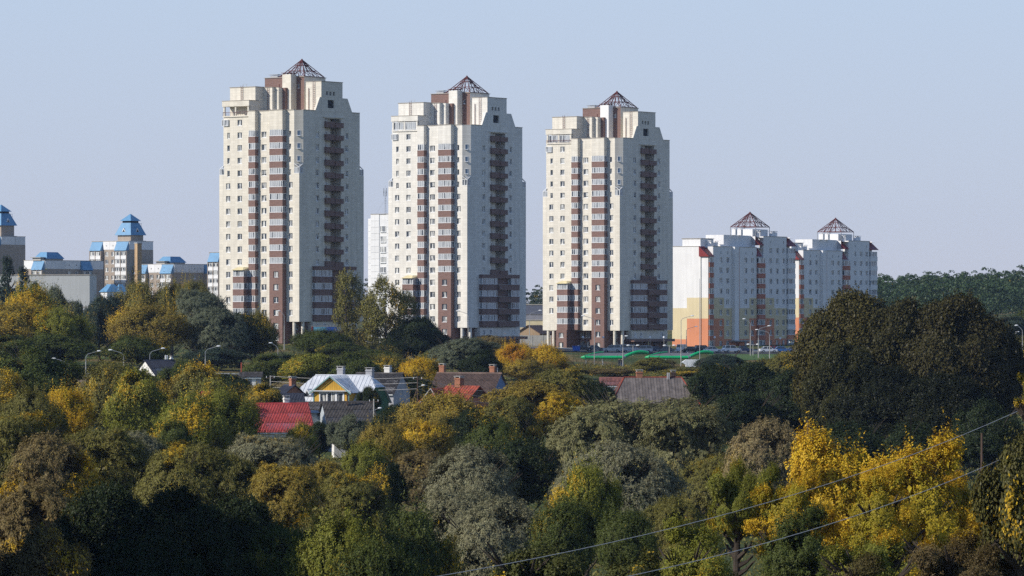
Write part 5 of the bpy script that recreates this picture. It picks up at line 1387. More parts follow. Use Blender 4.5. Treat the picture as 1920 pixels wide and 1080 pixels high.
def norm(a): return a / np.maximum(np.linalg.norm(a, axis=-1, keepdims=True), 1e-9)
def leaf_mesh(name, pos, axis, nrm, ln, wd, tint, turn):
    """one diamond-like quad for each leaf"""
    n = len(pos)
    side = norm(np.cross(axis, nrm)); up = norm(np.cross(side, axis))
    ln = np.broadcast_to(np.asarray(ln, float), (n,))[:, None]; wd = np.broadcast_to(np.asarray(wd, float), (n,))[:, None]
    v = np.empty((n, 4, 3))
    v[:, 0] = pos - axis * ln * 0.5
    v[:, 1] = pos + side * wd * 0.5 + up * wd * 0.12
    v[:, 2] = pos + axis * ln * 0.5
    v[:, 3] = pos - side * wd * 0.5 + up * wd * 0.12
    me = bpy.data.meshes.new(name)
    me.vertices.add(n * 4); me.vertices.foreach_set('co', v.reshape(-1))
    me.loops.add(n * 4); me.loops.foreach_set('vertex_index', np.arange(n * 4, dtype=np.int32))
    me.polygons.add(n); me.polygons.foreach_set('loop_start', np.arange(0, n * 4, 4, dtype=np.int32)); me.polygons.foreach_set('loop_total', np.full(n, 4, np.int32))
    for nm, val in (('tint', tint), ('turn', turn)):
        at_ = me.attributes.new(nm, 'FLOAT', 'FACE'); at_.data.foreach_set('value', np.asarray(val, np.float32))
    me.materials.append(M['leaf'])
    me.update(calc_edges=True)
    return me
def unit(rng, n):
    return norm(rng.normal(size=(n, 3)))

CROWN_W, CROWN_H = 8.0, 8.0
def crown_lobes(rng, style):
    """list of (centre, radius): the big masses of a crown 8 m wide and 8 m high, bottom at z=0"""
    C = np.array([0, 0, 4.0]); lob = []
    if style == 'tall':
        for z in np.linspace(0.8, 7.0, 9):
            r = 1.9 * math.sin(math.pi * min(0.95, (z + 1.2) / 9.5)) + 0.4
            for k in range(3):
                a = rng.uniform(0, 6.28); q = r * rng.uniform(0.5, 1.15)
                lob.append((np.array([q * math.cos(a), q * math.sin(a), z + rng.uniform(-0.4, 0.4)]), rng.uniform(0.7, 1.25)))
        return lob
    if style == 'cone':
        for z in np.linspace(0.4, 7.6, 16):
            r = 2.6 * (1 - z / 8.0) + 0.15
            for k in range(5 if z < 5 else 3):
                a = rng.uniform(0, 6.28)
                lob.append((np.array([r * math.cos(a), r * math.sin(a), z - 0.25 * r]), 0.35 + 0.28 * r))
        return lob
    n = {'round': 22, 'willow': 16, 'upright': 18, 'shrub': 14, 'oak': 40, 'loose': 20}[style]
    for i in range(n):
        u = rng.uniform(-0.55, 1.0); a = i * 2.399 + rng.uniform(-0.4, 0.4); s = math.sqrt(max(0, 1 - u * u))
        dv = np.array([s * math.cos(a), s * math.sin(a), u])
        rad = rng.uniform(0.7, 1.6) if style != 'oak' else rng.uniform(0.75, 1.35)
        if style == 'oak': rad = rng.uniform(0.9, 1.45); out = (4.0 - rad) * rng.uniform(0.9, 1.02)
        if style == 'willow': rad = rng.uniform(0.9, 1.8)
        if style != 'oak': out = (4.0 - rad) * rng.uniform(0.72, 1.14)
        c = C + dv * np.array([out, out, out * 0.98])
        if style == 'loose':
            rad = rng.uniform(0.6, 1.25); out = (4.0 - rad) * rng.uniform(0.5, 1.2); c = C + dv * out
        if style == 'upright': c[2] = C[2] + dv[2] * (4.0 - rad) * rng.uniform(0.7, 1.1)
        lob.append((c, rad))
    for i in range(6):
        dv = unit(rng, 1)[0]; lob.append((C + dv * 1.3, 2.1 if style != 'loose' else 1.5))
    return lob
def make_crown(name, style, seed, tips, per, ln, wd, shoot=0.9, spread=0.2, lift=0.3, droop=0.0, inner=2500, patch=0.8, flop=0.35, leaders=0.0, gap=-0.22, rag=0.14):
    rng = np.random.default_rng(seed)
    lob = crown_lobes(rng, style)
    C = np.array([l[0] for l in lob]); Rr = np.array([l[1] for l in lob])
    # branch tips on the outside of the masses
    got = []; need = tips
    W2 = unit(rng, 5) * rng.uniform(1.3, 2.6, (5, 1)); ph2 = rng.uniform(0, 6.28, 5)
    while need > 0:
        k = rng.choice(len(lob), size=need * 3, p=Rr**2 / (Rr**2).sum())
        dv = unit(rng, len(k)); dv[:, 2] = np.where(dv[:, 2] < -0.3, -dv[:, 2], dv[:, 2])
        p = C[k] + dv * (Rr[k] * rng.uniform(0.70, 1.02 + rag, len(k)))[:, None]
        dist = np.linalg.norm(p[:, None, :] - C[None], axis=2) / Rr[None]
        dist[np.arange(len(k)), k] = 9
        hole = np.sin(p @ W2.T + ph2).sum(1) / len(ph2) < gap
        ok = (dist.min(1) > 0.80) & (p[:, 2] > 0.05) & ~hole
        q = np.concatenate([p[ok], norm(p[ok] - C[k][ok] * 0.6 - np.array([0, 0, 3.6]) * 0.4)], 1)[:need]
        got.append(q); need -= len(q)
    tp = np.concatenate(got)[:tips]
    P0, O = tp[:, :3], norm(tp[:, 3:])
    # a slow patchwork over the crown plus a clump value
    W = rng.normal(size=(4, 3)) * 0.55; ph = rng.uniform(0, 6.28, 4)
    slow = np.sin(P0 @ W.T + ph).mean(1) * 0.5 + 0.5
    clump = np.clip(slow * patch + rng.uniform(0, 1, tips) * (1 - patch) + 0.0, 0, 1)
    rank = np.argsort(np.argsort(clump)) / tips
    ctint = np.clip(rng.normal(0.5, 0.22, tips), 0, 1)
    n = tips * per
    ti = np.repeat(np.arange(tips), per)
    t = rng.uniform(0, 1, n) ** 0.85
    d0 = norm(O * (1 - lift) + np.array([0, 0, lift]) + rng.normal(size=(tips, 3)) * 0.22)
    L = shoot * rng.uniform(0.45, 1.6, tips)
    if leaders:
        ld = (rng.uniform(0, 1, tips) < leaders) & (P0[:, 2] > 4.5)
        d0[ld] = norm(d0[ld] * 0.3 + np.array([0, 0, 1.0])); L[ld] *= rng.uniform(1.6, 2.8, ld.sum())
    down = np.array([0, 0, -1.0])
    pos = P0[ti] + d0[ti] * (L[ti] * (t - 0.25))[:, None] + down * (droop * L[ti] * t * t)[:, None] + rng.normal(size=(n, 3)) * (spread * (1.1 - 0.6 * t))[:, None]
    tang = norm(d0[ti] + down * (2 * droop * t)[:, None] + rng.normal(size=(n, 3)) * flop + down * 0.15)
    Ot = O[ti]
    tang = norm(tang - Ot * (tang * Ot).sum(1, keepdims=True) * 0.75)        # leaves spread over the outside of the crown
    nr = norm(Ot * 1.0 + np.array([0, 0, 0.4]) + rng.normal(size=(n, 3)) * 0.5)
    tint = np.clip(ctint[ti] * 0.55 + rng.uniform(0, 1, n) * 0.45, 0, 1)
    turn = np.clip(rank[ti] + rng.normal(0, 0.05, n), 0, 1)
    lnv = ln * rng.uniform(0.65, 1.3, n); wdv = wd * rng.uniform(0.7, 1.25, n)
    if inner:
        k = rng.choice(len(lob), size=inner, p=Rr**3 / (Rr**3).sum())
        p = C[k] + unit(rng, inner) * (Rr[k] * rng.uniform(0, 0.78, inner))[:, None]
        p[:, 2] = np.maximum(p[:, 2], 0.1)
        pos = np.concatenate([pos, p]); tang = np.concatenate([tang, unit(rng, inner)]); nr = np.concatenate([nr, unit(rng, inner)])
        tint = np.concatenate([tint, rng.uniform(0, 0.6, inner)]); turn = np.concatenate([turn, rng.uniform(0.5, 1, inner)])
        lnv = np.concatenate([lnv, rng.uniform(0.35, 0.6, inner)]); wdv = np.concatenate([wdv, rng.uniform(0.25, 0.42, inner)])
    return leaf_mesh(name, pos, tang, nr, lnv, wdv, tint, turn)

CR = {}
def crowns(kind, n, seed, **kw):
    CR[kind] = [make_crown(kind + '_crown', seed=seed + i, **kw) for i in range(n)]
crowns('willow', 2, 10, style='willow', tips=2300, per=28, ln=0.21, wd=0.058, shoot=1.0, spread=0.13, lift=0.42, droop=0.6, inner=3500, leaders=0.08, flop=0.45)
crowns('round', 2, 20, style='round', tips=2700, per=23, ln=0.165, wd=0.125, shoot=0.55, spread=0.2, lift=0.3, inner=3500, leaders=0.06)
crowns('upright', 2, 30, style='upright', tips=2000, per=30, ln=0.19, wd=0.085, shoot=1.25, spread=0.15, lift=0.62, inner=3500, flop=0.7, leaders=0.07)
crowns('airy', 2, 40, style='tall', tips=560, per=22, ln=0.19, wd=0.13, shoot=0.9, spread=0.19, lift=0.5, inner=200)
crowns('oak', 2, 50, style='oak', tips=4200, per=14, ln=0.15, wd=0.12, shoot=0.4, spread=0.17, lift=0.1, inner=6000, patch=0.8, gap=-0.40, rag=0.05)
crowns('spruce', 1, 60, style='cone', tips=1500, per=12, ln=0.34, wd=0.10, shoot=0.7, spread=0.08, lift=0.05, droop=0.3, inner=1500)
crowns('near', 2, 70, style='loose', tips=2700, per=20, ln=0.17, wd=0.075, shoot=1.0, spread=0.13, lift=0.5, droop=0.3, inner=4000, flop=0.8, patch=0.9, leaders=0.08)
crowns('maple', 2, 80, style='loose', tips=3300, per=10, ln=0.19, wd=0.16, shoot=0.6, spread=0.19, lift=0.35, inner=3500, flop=0.9, leaders=0.05)

def trunk_mesh(rng, base, cb, ch, cw, r):
    """trunk from the ground with limbs reaching into the crown (world units, origin at the base)"""
    m = MB(); top = base + cb + ch * 0.75
    k = 7; sway = rng.normal(0, 0.02 * cw, (k, 2)).cumsum(0)
    pts = [Vector((sway[i][0] * (i > 0), sway[i][1] * (i > 0), top * i / (k - 1) - (0.3 if i == 0 else 0))) for i in range(k)]
    m.tube(pts, r, r * 0.25, k=7)
    for i in range(15):
        z0 = base + cb + ch * rng.uniform(-0.08, 0.6); a = i * 2.4 + rng.uniform(-0.4, 0.4); L = cw * rng.uniform(0.26, 0.5)
        f = min(0.98, z0 / top); q = pts[min(k - 2, int(f * (k - 1)))].lerp(pts[min(k - 1, int(f * (k - 1)) + 1)], f * (k - 1) % 1)
        e = q + Vector((math.cos(a) * L, math.sin(a) * L, L * rng.uniform(0.5, 1.1)))
        mid = q.lerp(e, 0.5) + Vector((0, 0, -L * 0.08))
        m.tube([q, mid, e], r * 0.42, r * 0.08, k=5)
        for j in range(3):
            b = a + rng.uniform(-0.9, 0.9); e2 = mid + Vector((math.cos(b) * L * 0.5, math.sin(b) * L * 0.5, L * 0.45))
            m.tube([mid, e2], r * 0.18, r * 0.05, k=4)
    return m
_tc = [0]
def tree(kind, px, top_y, wpx, d, col, turn, label, asp=1.0, group=None, name=None, cat='tree', bark='bark', variant=None):
    i = _tc[0]; _tc[0] += 1
    rng = np.random.default_rng(1000 + i)
    p = at(px, top_y, d); g = gz(p.x, d); h = p.z - g
    w = wpx / F * d
    assert h > 0.8, label
    s = w / CROWN_W
    if kind == 'airy': s = w / 6.0
    if kind == 'spruce': s = w / 6.0
    ch = min(s * CROWN_H * asp, h * 0.98)
    cb = h - ch
    nm = name or {'willow': 'willow_tree', 'round': 'leafy_tree', 'upright': 'bushy_tree', 'airy': 'slender_tree', 'oak': 'broad_tree', 'spruce': 'spruce_tree', 'near': 'box_elder_tree', 'maple': 'maple_tree'}[kind]
    T = thing(nm, label, cat, (p.x, d, g), 0.0, group)
    tr = trunk_mesh(rng, 0.0, cb, ch, w, max(0.10, 0.035 * h ** 0.9 * (0.6 if kind == 'airy' else 1))).build('trunk', bark, T)
    me = CR[kind][(i if variant is None else variant) % len(CR[kind])]
    c = put('crown', me, T, (0, 0, cb), rng.uniform(0, 6.28), (s * rng.uniform(0.97, 1.03), s * rng.uniform(0.97, 1.03), ch / CROWN_H))
    c.color = (*col, turn)
    return T
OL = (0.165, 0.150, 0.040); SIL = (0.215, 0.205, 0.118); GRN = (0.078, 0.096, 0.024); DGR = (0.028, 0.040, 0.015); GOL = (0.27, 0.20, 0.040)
BRN = (0.195, 0.148, 0.062); ORA = (0.46, 0.205, 0.02); YEL = (0.46, 0.285, 0.016); YGR = (0.185, 0.188, 0.030); GRY = (0.130, 0.145, 0.088); BLU = (0.045, 0.066, 0.045)
TREES = [
# --- around the far left, behind the road
('spruce', 12, 484, 70, 1010, BLU, 0, 'tallest dark spruce at the left picture edge', 1.7),
('spruce', 42, 503, 66, 1000, BLU, 0, 'dark spruce second from the left picture edge', 1.6),
('spruce', 66, 530, 50, 1000, BLU, 0, 'smallest dark spruce, before the grey hall', 1.5),
('round', 102, 543, 52, 985, GRY, 0.1, 'small brownish-grey tree before the left half of the grey hall', 1.3),
('round', 136, 563, 58, 985, GRY, 0.2, 'small brownish-grey tree before the right half of the grey hall', 1.3),
('upright', 58, 545, 100, 925, YGR, 0.55, 'yellow-green tree top below the spruces', 1.0),
('upright', 30, 572, 150, 905, GOL, 0.5, 'broad golden tree at the left edge below the spruces', 0.9),
('upright', 108, 586, 120, 900, YGR, 0.5, 'yellowish tree right of the broad golden one', 0.9),
('round', 100, 626, 140, 885, GRN, 0.1, 'dark green tree under the golden crowns on the left', 0.8),
('round', 20, 632, 120, 880, GRN, 0.1, 'dark green tree at the left edge above the walnut', 0.8),
('round', 188, 553, 62, 960, BLU, 0.1, 'dark tree with bare trunks left of the golden dome', 1.6),
('round', 214, 560, 60, 965, BLU, 0.15, 'dark tree with bare trunk touching the golden dome', 1.5),
('upright', 262, 534, 84, 985, OL, 0.4, 'olive tree top under the brick chimney', 1.0),
('upright', 322, 540, 78, 985, OL, 0.45, 'olive-yellow tree between brick chimney and willow', 1.0),
('upright', 274, 576, 132, 915, GOL, 0.4, 'golden dome-shaped tree behind the small white gabled house', 0.9),
('round', 250, 632, 110, 895, GRN, 0.2, 'green lower tree under the golden dome', 0.9),
('willow', 376, 541, 118, 930, GRY, 0.0, 'tall grey-green willow left of the leftmost tower', 1.15),
('willow', 410, 575, 110, 915, GRY, 0.0, 'lower grey-green willow beside the tall one', 1.0),
('round', 448, 586, 92, 920, DGR, 0.2, 'dark tree hiding the left foot of the leftmost tower', 1.1),
('upright', 482, 592, 70, 925, OL, 0.3, 'olive tree at the foot of the leftmost tower', 1.0),
('upright', 365, 530, 60, 1050, OL, 0.3, 'olive tree tip behind the tall grey willow', 1.0),
# --- in front of the towers
('airy', 655, 519, 62, 920, OL, 0.1, 'slender see-through poplar right of the leftmost tower', 1.9),
('airy', 722, 531, 88, 915, OL, 0.35, 'wide see-through birch left of the middle tower', 1.35),
('airy', 758, 556, 60, 920, OL, 0.3, 'smaller see-through birch before the middle tower', 1.4),
('airy', 690, 560, 60, 925, OL, 0.2, 'thin see-through birch between the poplar and the wide birch', 1.6),
('round', 786, 598, 96, 915, DGR, 0.0, 'dense dark green tree at the foot of the middle tower', 1.0),
('round', 735, 640, 80, 900, DGR, 0.1, 'dark low tree under the see-through birches', 0.9),
('upright', 604, 622, 100, 905, GRN, 0.05, 'green bush before the billboard', 0.9),
('round', 640, 640, 84, 900, GRN, 0.15, 'green bush under the slender poplar', 0.9),
('willow', 868, 632, 120, 820, GRY, 0.1, 'greyish bushy willow below the middle tower', 0.8),
('willow', 912, 628, 90, 850, BRN, 0.1, 'brownish-grey bush at the right foot of the middle tower', 0.9),
('round', 905, 660, 70, 800, DGR, 0.0, 'dark green bush behind the brown slate roof', 0.9),
('upright', 968, 646, 70, 830, ORA, 0.8, 'bright orange bush left of two, right of the middle tower', 0.9),
('upright', 1022, 652, 84, 830, ORA, 0.85, 'bright orange bush nearest the green canopy', 0.8),
('upright', 985, 676, 90, 800, GOL, 0.3, 'ochre bush under the bright orange ones', 0.7),
# --- village level, left to right
('round', 62, 660, 160, 640, GRN, 0.12, 'big green walnut tree at the left edge', 0.75),
('round', 2, 690, 90, 630, OL, 0.5, 'orange-tinged tree at the left edge beside the walnut', 0.8),
('round', 345, 680, 90, 690, GRN, 0.05, 'green tree covering the small white gabled house', 0.7),
('round', 425, 700, 90, 680, DGR, 0.3, 'dark tree left of the grey shack', 0.8),
('round', 505, 668, 92, 760, GRN, 0.05, 'fresh green tree behind the utility pole', 0.9),
('round', 585, 662, 110, 745, YGR, 0.2, 'yellow-green tree left behind the white roof', 0.8),
('round', 660, 664, 100, 745, GRN, 0.1, 'green tree right behind the white roof', 0.8),
('upright', 722, 668, 90, 760, OL, 0.3, 'olive bush behind the slate roofed house', 0.7),
('upright', 790, 676, 80, 750, GOL, 0.75, 'yellow-orange bush left of the brown roof chimney', 0.7),
('round', 770, 706, 90, 680, DGR, 0.05, 'dark green tree behind the wooden utility pole', 0.8),
('round', 492, 722, 74, 610, OL, 0.3, 'olive tree hiding the dark sheds', 0.7),
('round', 446, 716, 80, 650, DGR, 0.2, 'dark bush before the grey shack', 0.8),
('round', 690, 728, 42, 625, DGR, 0.1, 'small dark bush before the white roof right of the yellow gable', 0.9),
('round', 742, 758, 80, 592, DGR, 0.1, 'dark bush right of the slate shed', 0.8),
('round', 655, 782, 76, 575, GRY, 0.05, 'grey-green climber-covered bush before the slate shed', 0.9),
('round', 597, 790, 56, 580, DGR, 0.05, 'dark green bush at the right corner of the red roof', 1.0),
('upright', 565, 800, 60, 560, YGR, 0.4, 'yellow-green bush under the red roof edge', 0.8),
('upright', 205, 684, 118, 600, OL, 0.15, 'tall olive tree with visible trunk left of the village', 1.1),
('round', 258, 700, 110, 590, YGR, 0.2, 'yellow-green tree before the small white gabled house', 1.0),
('round', 300, 712, 110, 600, GOL, 0.3, 'golden-olive tree right of the small white gabled house', 0.9),
('round', 372, 690, 120, 600, OL, 0.55, 'orange-olive tree with rounded top left of the red roof', 0.9),
('upright', 122, 734, 100, 560, YGR, 0.8, 'orange-tinged bush below the walnut', 0.8),
('upright', 60, 742, 110, 550, OL, 0.2, 'olive bush left of the orange-tinged one', 0.8),
('upright', 412, 736, 120, 555, YGR, 0.45, 'yellow-green tree overlapping the left end of the red roof', 0.8),
('upright', 360, 752, 130, 545, YGR, 0.35, 'yellow-green tree left of the one overlapping the red roof', 0.8),
('upright', 838, 742, 150, 575, GOL, 0.35, 'golden tree before the rusty roof', 0.85),
('round', 884, 772, 110, 560, DGR, 0.2, 'dark green tree right under the rusty roof', 0.8),
('upright', 790, 790, 120, 545, GOL, 0.5, 'golden tree below the braced utility pole', 0.9),
('willow', 1010, 712, 170, 575, GOL, 0.45, 'large golden willow right of the rusty roof', 0.85),
('willow', 1060, 688, 120, 610, OL, 0.25, 'olive willow behind the large golden one', 0.8),
('willow', 950, 742, 110, 565, OL, 0.3, 'olive willow left of the large golden one', 0.8),
('round', 1115, 712, 80, 620, DGR, 0.1, 'dark bush left of the grey hipped roof', 0.8),
('round', 1228, 672, 70, 870, OL, 0.1, 'small round tree behind the grey hipped roof', 0.8),
('round', 1352, 664, 80, 860, BLU, 0.0, 'dark bluish tree at the left end of the lawn', 0.9),
('round', 1335, 690, 110, 640, DGR, 0.1, 'dark green tree right of the grey hipped roof', 0.9),
('round', 1410, 678, 120, 640, DGR, 0.08, 'dark green tree below the lawn', 0.9),
('round', 1470, 664, 90, 760, OL, 0.2, 'olive tree at the right end of the lawn', 0.8),
('upright', 1503, 662, 40, 880, ORA, 0.9, 'small orange bush left of the big dark tree', 0.9),
('round', 1485, 700, 130, 600, DGR, 0.05, 'dark green tree at the left foot of the big dark tree', 0.9),
('round', 1390, 735, 130, 590, DGR, 0.0, 'dark green tree below the lawn, lower of two', 0.9),
# --- the big dark trees on the right
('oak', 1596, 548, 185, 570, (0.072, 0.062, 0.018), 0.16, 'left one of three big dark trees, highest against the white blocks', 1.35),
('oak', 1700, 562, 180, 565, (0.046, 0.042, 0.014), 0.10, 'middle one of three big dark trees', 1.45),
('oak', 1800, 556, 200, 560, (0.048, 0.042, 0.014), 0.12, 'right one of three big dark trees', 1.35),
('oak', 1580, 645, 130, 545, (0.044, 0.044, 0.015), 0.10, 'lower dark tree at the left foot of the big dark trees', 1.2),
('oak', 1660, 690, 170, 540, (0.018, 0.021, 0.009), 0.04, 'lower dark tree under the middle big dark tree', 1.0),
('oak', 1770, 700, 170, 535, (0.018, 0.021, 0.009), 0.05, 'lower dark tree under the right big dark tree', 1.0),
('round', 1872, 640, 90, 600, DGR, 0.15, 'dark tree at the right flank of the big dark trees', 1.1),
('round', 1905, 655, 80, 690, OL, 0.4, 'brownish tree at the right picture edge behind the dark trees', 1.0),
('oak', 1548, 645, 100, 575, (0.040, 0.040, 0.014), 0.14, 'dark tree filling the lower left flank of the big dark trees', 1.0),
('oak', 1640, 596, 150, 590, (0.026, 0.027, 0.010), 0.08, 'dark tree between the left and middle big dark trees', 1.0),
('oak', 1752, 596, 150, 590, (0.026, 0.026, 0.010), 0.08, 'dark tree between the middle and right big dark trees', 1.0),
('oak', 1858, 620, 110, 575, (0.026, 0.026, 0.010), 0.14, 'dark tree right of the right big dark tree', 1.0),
('round', 1850, 760, 120, 500, DGR, 0.05, 'dark bush at the right foot of the big dark trees', 0.8),
('round', 1590, 790, 150, 500, DGR, 0.02, 'dark bush in the shade at the left foot of the big dark trees', 0.8),
('round', 1710, 800, 150, 500, DGR, 0.02, 'dark bush in the shade at the middle foot of the big dark trees', 0.8),
('round', 405, 652, 110, 890, BLU, 0.05, 'dark bluish bush under the grey willows', 0.9),
('round', 60, 690, 120, 700, DGR, 0.1, 'dark bush behind the big walnut', 0.9),
('round', 250, 692, 100, 690, GRN, 0.1, 'green bush right of the brick garden wall', 0.7),
('upright', 545, 668, 80, 870, GRN, 0.1, 'green bush under the short street lamp', 0.8),
('round', 700, 655, 90, 880, GRN, 0.1, 'green bush below the thin birch', 0.8),
('round', 830, 655, 80, 870, GRN, 0.1, 'green bush under the middle tower shaft', 0.8),
('upright', 1085, 690, 90, 860, OL, 0.15, 'low olive bush at the left end of the dry slope', 0.6),
('upright', 1150, 692, 80, 850, BRN, 0.2, 'low brownish bush on the dry slope', 0.5),
('upright', 1290, 692, 80, 840, OL, 0.2, 'low olive bush on the dry slope right of the small round tree', 0.6),
('round', 1898, 596, 90, 1010, BLU, 0.05, 'dark green tree behind the lamps at the right picture edge', 1.3),
('round', 1935, 580, 90, 1060, GRN, 0.05, 'green tree cut by the right picture edge behind the lamps', 1.3),
('round', 1912, 634, 80, 940, OL, 0.1, 'olive bush at the foot of the right edge lamps', 1.0),
# --- middle valley
('willow', 30, 770, 150, 430, OL, 0.35, 'olive tree at the left edge in the middle valley', 0.9),
('willow', 100, 812, 160, 400, BRN, 0.45, 'reddish-brown twiggy tree at the left', 1.0),
('willow', 200, 800, 160, 440, OL, 0.1, 'olive willow right of the reddish-brown tree', 0.9),
('willow', 262, 808, 120, 445, SIL, 0.05, 'pale olive willow with rounded top, left middle', 0.9),
('willow', 345, 826, 160, 420, OL, 0.2, 'yellow-olive willow left of the large grey-olive one', 0.9),
('round', 330, 795, 80, 480, GRN, 0.05, 'fresh green tree between the willows on the left', 0.9),
('willow', 508, 812, 180, 450, SIL, 0.12, 'large grey-olive willow below the red roof', 0.85),
('willow', 440, 850, 120, 420, OL, 0.1, 'dull olive willow left of the yellow-olive pair', 0.9),
('willow', 535, 866, 140, 400, GOL, 0.15, 'yellow-olive willow, left of a pair', 0.9),
('willow', 608, 862, 110, 415, GOL, 0.2, 'yellow-olive willow, right of a pair', 0.9),
('willow', 656, 884, 150, 385, OL, 0.25, 'brown-olive willow standing alone in the shade edge', 1.1),
('upright', 690, 838, 90, 470, YGR, 0.35, 'yellow-green bush below the white hut', 0.8),
('round', 722, 862, 80, 430, DGR, 0.3, 'dark green bush with yellow leaves in the centre', 1.1),
('willow', 780, 842, 120, 460, BRN, 0.35, 'rusty-brown willow in the centre', 0.9),
('upright', 720, 800, 90, 520, GOL, 0.2, 'ochre bush right of the white hut', 0.8),
('willow', 885, 834, 170, 400, SIL, 0.0, 'silver-grey willow left of the centre', 1.0),
('round', 975, 820, 150, 450, DGR, 0.05, 'dark green spreading tree between two silver willows', 0.7),
('upright', 930, 800, 110, 500, GRN, 0.2, 'green bush below the large golden willow', 0.7),
('willow', 1205, 742, 300, 470, (0.195, 0.185, 0.082), 0.05, 'largest olive-grey willow below the grey hipped roof', 0.85),
('willow', 1110, 768, 170, 465, (0.195, 0.185, 0.082), 0.05, 'left shoulder willow next to the largest olive-grey one', 0.95),
('willow', 1290, 755, 180, 460, (0.18, 0.172, 0.076), 0.08, 'right shoulder willow next to the largest olive-grey one', 0.95),
('willow', 1170, 826, 190, 400, SIL, 0.0, 'silver willow in front of the largest olive-grey one', 0.95),
('willow', 1095, 850, 110, 420, SIL, 0.0, 'small silver willow at the lower left of the large willows', 0.9),
('willow', 1432, 783, 140, 420, (0.25, 0.195, 0.095), 0.08, 'tan rounded willow left of the yellow tree', 1.1),
('willow', 1335, 850, 130, 430, OL, 0.1, 'olive-brown willow between the silver and the tan ones', 0.9),
# --- shaded front left
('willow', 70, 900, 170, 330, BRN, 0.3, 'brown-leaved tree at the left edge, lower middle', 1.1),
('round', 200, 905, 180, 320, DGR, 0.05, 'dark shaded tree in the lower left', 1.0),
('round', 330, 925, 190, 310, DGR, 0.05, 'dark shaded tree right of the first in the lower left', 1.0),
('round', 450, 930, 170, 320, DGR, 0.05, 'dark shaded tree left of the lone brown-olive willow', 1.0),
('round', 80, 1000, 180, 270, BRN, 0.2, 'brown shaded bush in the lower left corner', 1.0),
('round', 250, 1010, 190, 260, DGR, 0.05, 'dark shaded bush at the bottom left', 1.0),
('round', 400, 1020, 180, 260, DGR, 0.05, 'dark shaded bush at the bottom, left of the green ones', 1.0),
# --- front centre and right
('upright', 530, 996, 150, 285, GRN, 0.1, 'green bush at the bottom, leftmost of the lit ones', 0.9),
('upright', 640, 985, 170, 275, YGR, 0.15, 'yellow-green bush at the bottom left of the centre', 0.9),
('upright', 770, 965, 170, 285, GRN, 0.15, 'green bush at the bottom centre', 0.9),
('upright', 700, 1035, 160, 245, GRN, 0.1, 'low green bush at the bottom edge left of the centre', 0.9),
('willow', 860, 915, 150, 330, SIL, 0.0, 'silver bush before the silver-grey willow', 0.9),
('willow', 930, 930, 170, 320, SIL, 0.0, 'pale grey willow bush right of the bottom centre', 0.9),
('upright', 1095, 880, 120, 330, YGR, 0.3, 'yellow-green bush below the silver willow', 1.0),
('upright', 1060, 950, 120, 300, GRN, 0.1, 'green bush below the yellow-green one', 0.9),
('upright', 1175, 962, 110, 290, GRN, 0.12, 'green bush between the two cables', 0.9),
('willow', 1270, 930, 110, 320, OL, 0.1, 'olive bush right of the silver willow foot', 0.9),
('near', 1378, 866, 110, 215, YGR, 0.18, 'slim yellow-green box elder left of the yellow tree', 1.6),
('near', 1440, 880, 100, 222, YGR, 0.35, 'yellow-green box elder touching the yellow tree', 1.3),
('near', 1572, 814, 270, 215, (0.36, 0.27, 0.022), 0.78, 'bright yellow box elder, left half of the yellow pair', 1.25),
('near', 1730, 836, 260, 212, (0.34, 0.26, 0.022), 0.76, 'bright yellow box elder, right half of the yellow pair', 1.2),
('near', 1492, 890, 160, 208, (0.30, 0.24, 0.022), 0.70, 'yellow box elder at the left flank of the yellow pair', 1.1),
('near', 1655, 880, 150, 205, (0.30, 0.24, 0.022), 0.70, 'yellow box elder crown between the yellow pair', 1.2),
('near', 1800, 890, 160, 214, (0.30, 0.24, 0.022), 0.70, 'yellow box elder at the right flank of the yellow pair', 1.1),
('near', 1500, 960, 190, 195, GRN, 0.25, 'green box elder under the yellow pair, left', 1.0),
('near', 1640, 1000, 190, 190, YGR, 0.55, 'green box elder under the yellow pair, middle', 1.0),
('near', 1300, 985, 200, 185, YGR, 0.15, 'olive box elder at the bottom right of the centre', 1.0),
('maple', 1010, 1018, 220, 165, (0.075, 0.080, 0.024), 0.22, 'dark maple with pale leaf tips at the bottom', 0.9),
('maple', 1190, 1040, 200, 160, (0.075, 0.080, 0.024), 0.15, 'dark maple at the bottom edge under the lower cable', 0.9),
('willow', 1860, 880, 90, 300, BLU, 0.1, 'bluish-green bush right of the yellow pair', 1.0),
('upright', 1840, 935, 90, 230, GOL, 0.7, 'small orange-yellow bush right of the yellow pair', 1.0),
('maple', 1925, 800, 190, 150, (0.085, 0.080, 0.024), 0.2, 'near tree with large glossy leaves at the right edge', 1.8),
('maple', 1935, 690, 70, 150, (0.10, 0.095, 0.02), 0.35, 'leafy twig tip at the right edge beside the dark trees', 1.4),
('near', 1800, 1000, 200, 150, (0.13, 0.095, 0.040), 0.25, 'brown-leaved twiggy shrub in the lower right corner', 0.9),
('near', 1620, 1050, 200, 150, (0.11, 0.090, 0.034), 0.2, 'brown-leaved twiggy shrub at the bottom right edge', 0.8),
]
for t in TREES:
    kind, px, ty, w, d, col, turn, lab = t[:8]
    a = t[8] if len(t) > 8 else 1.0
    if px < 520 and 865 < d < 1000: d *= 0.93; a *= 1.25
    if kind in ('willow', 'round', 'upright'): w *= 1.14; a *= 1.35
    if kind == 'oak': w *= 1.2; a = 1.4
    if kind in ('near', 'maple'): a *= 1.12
    tree(kind, px, ty, w, d, col, turn * (0.0 if kind == 'oak' else 0.55 if turn < 0.44 else 0.7 if turn < 0.58 else 1.05), lab, a)

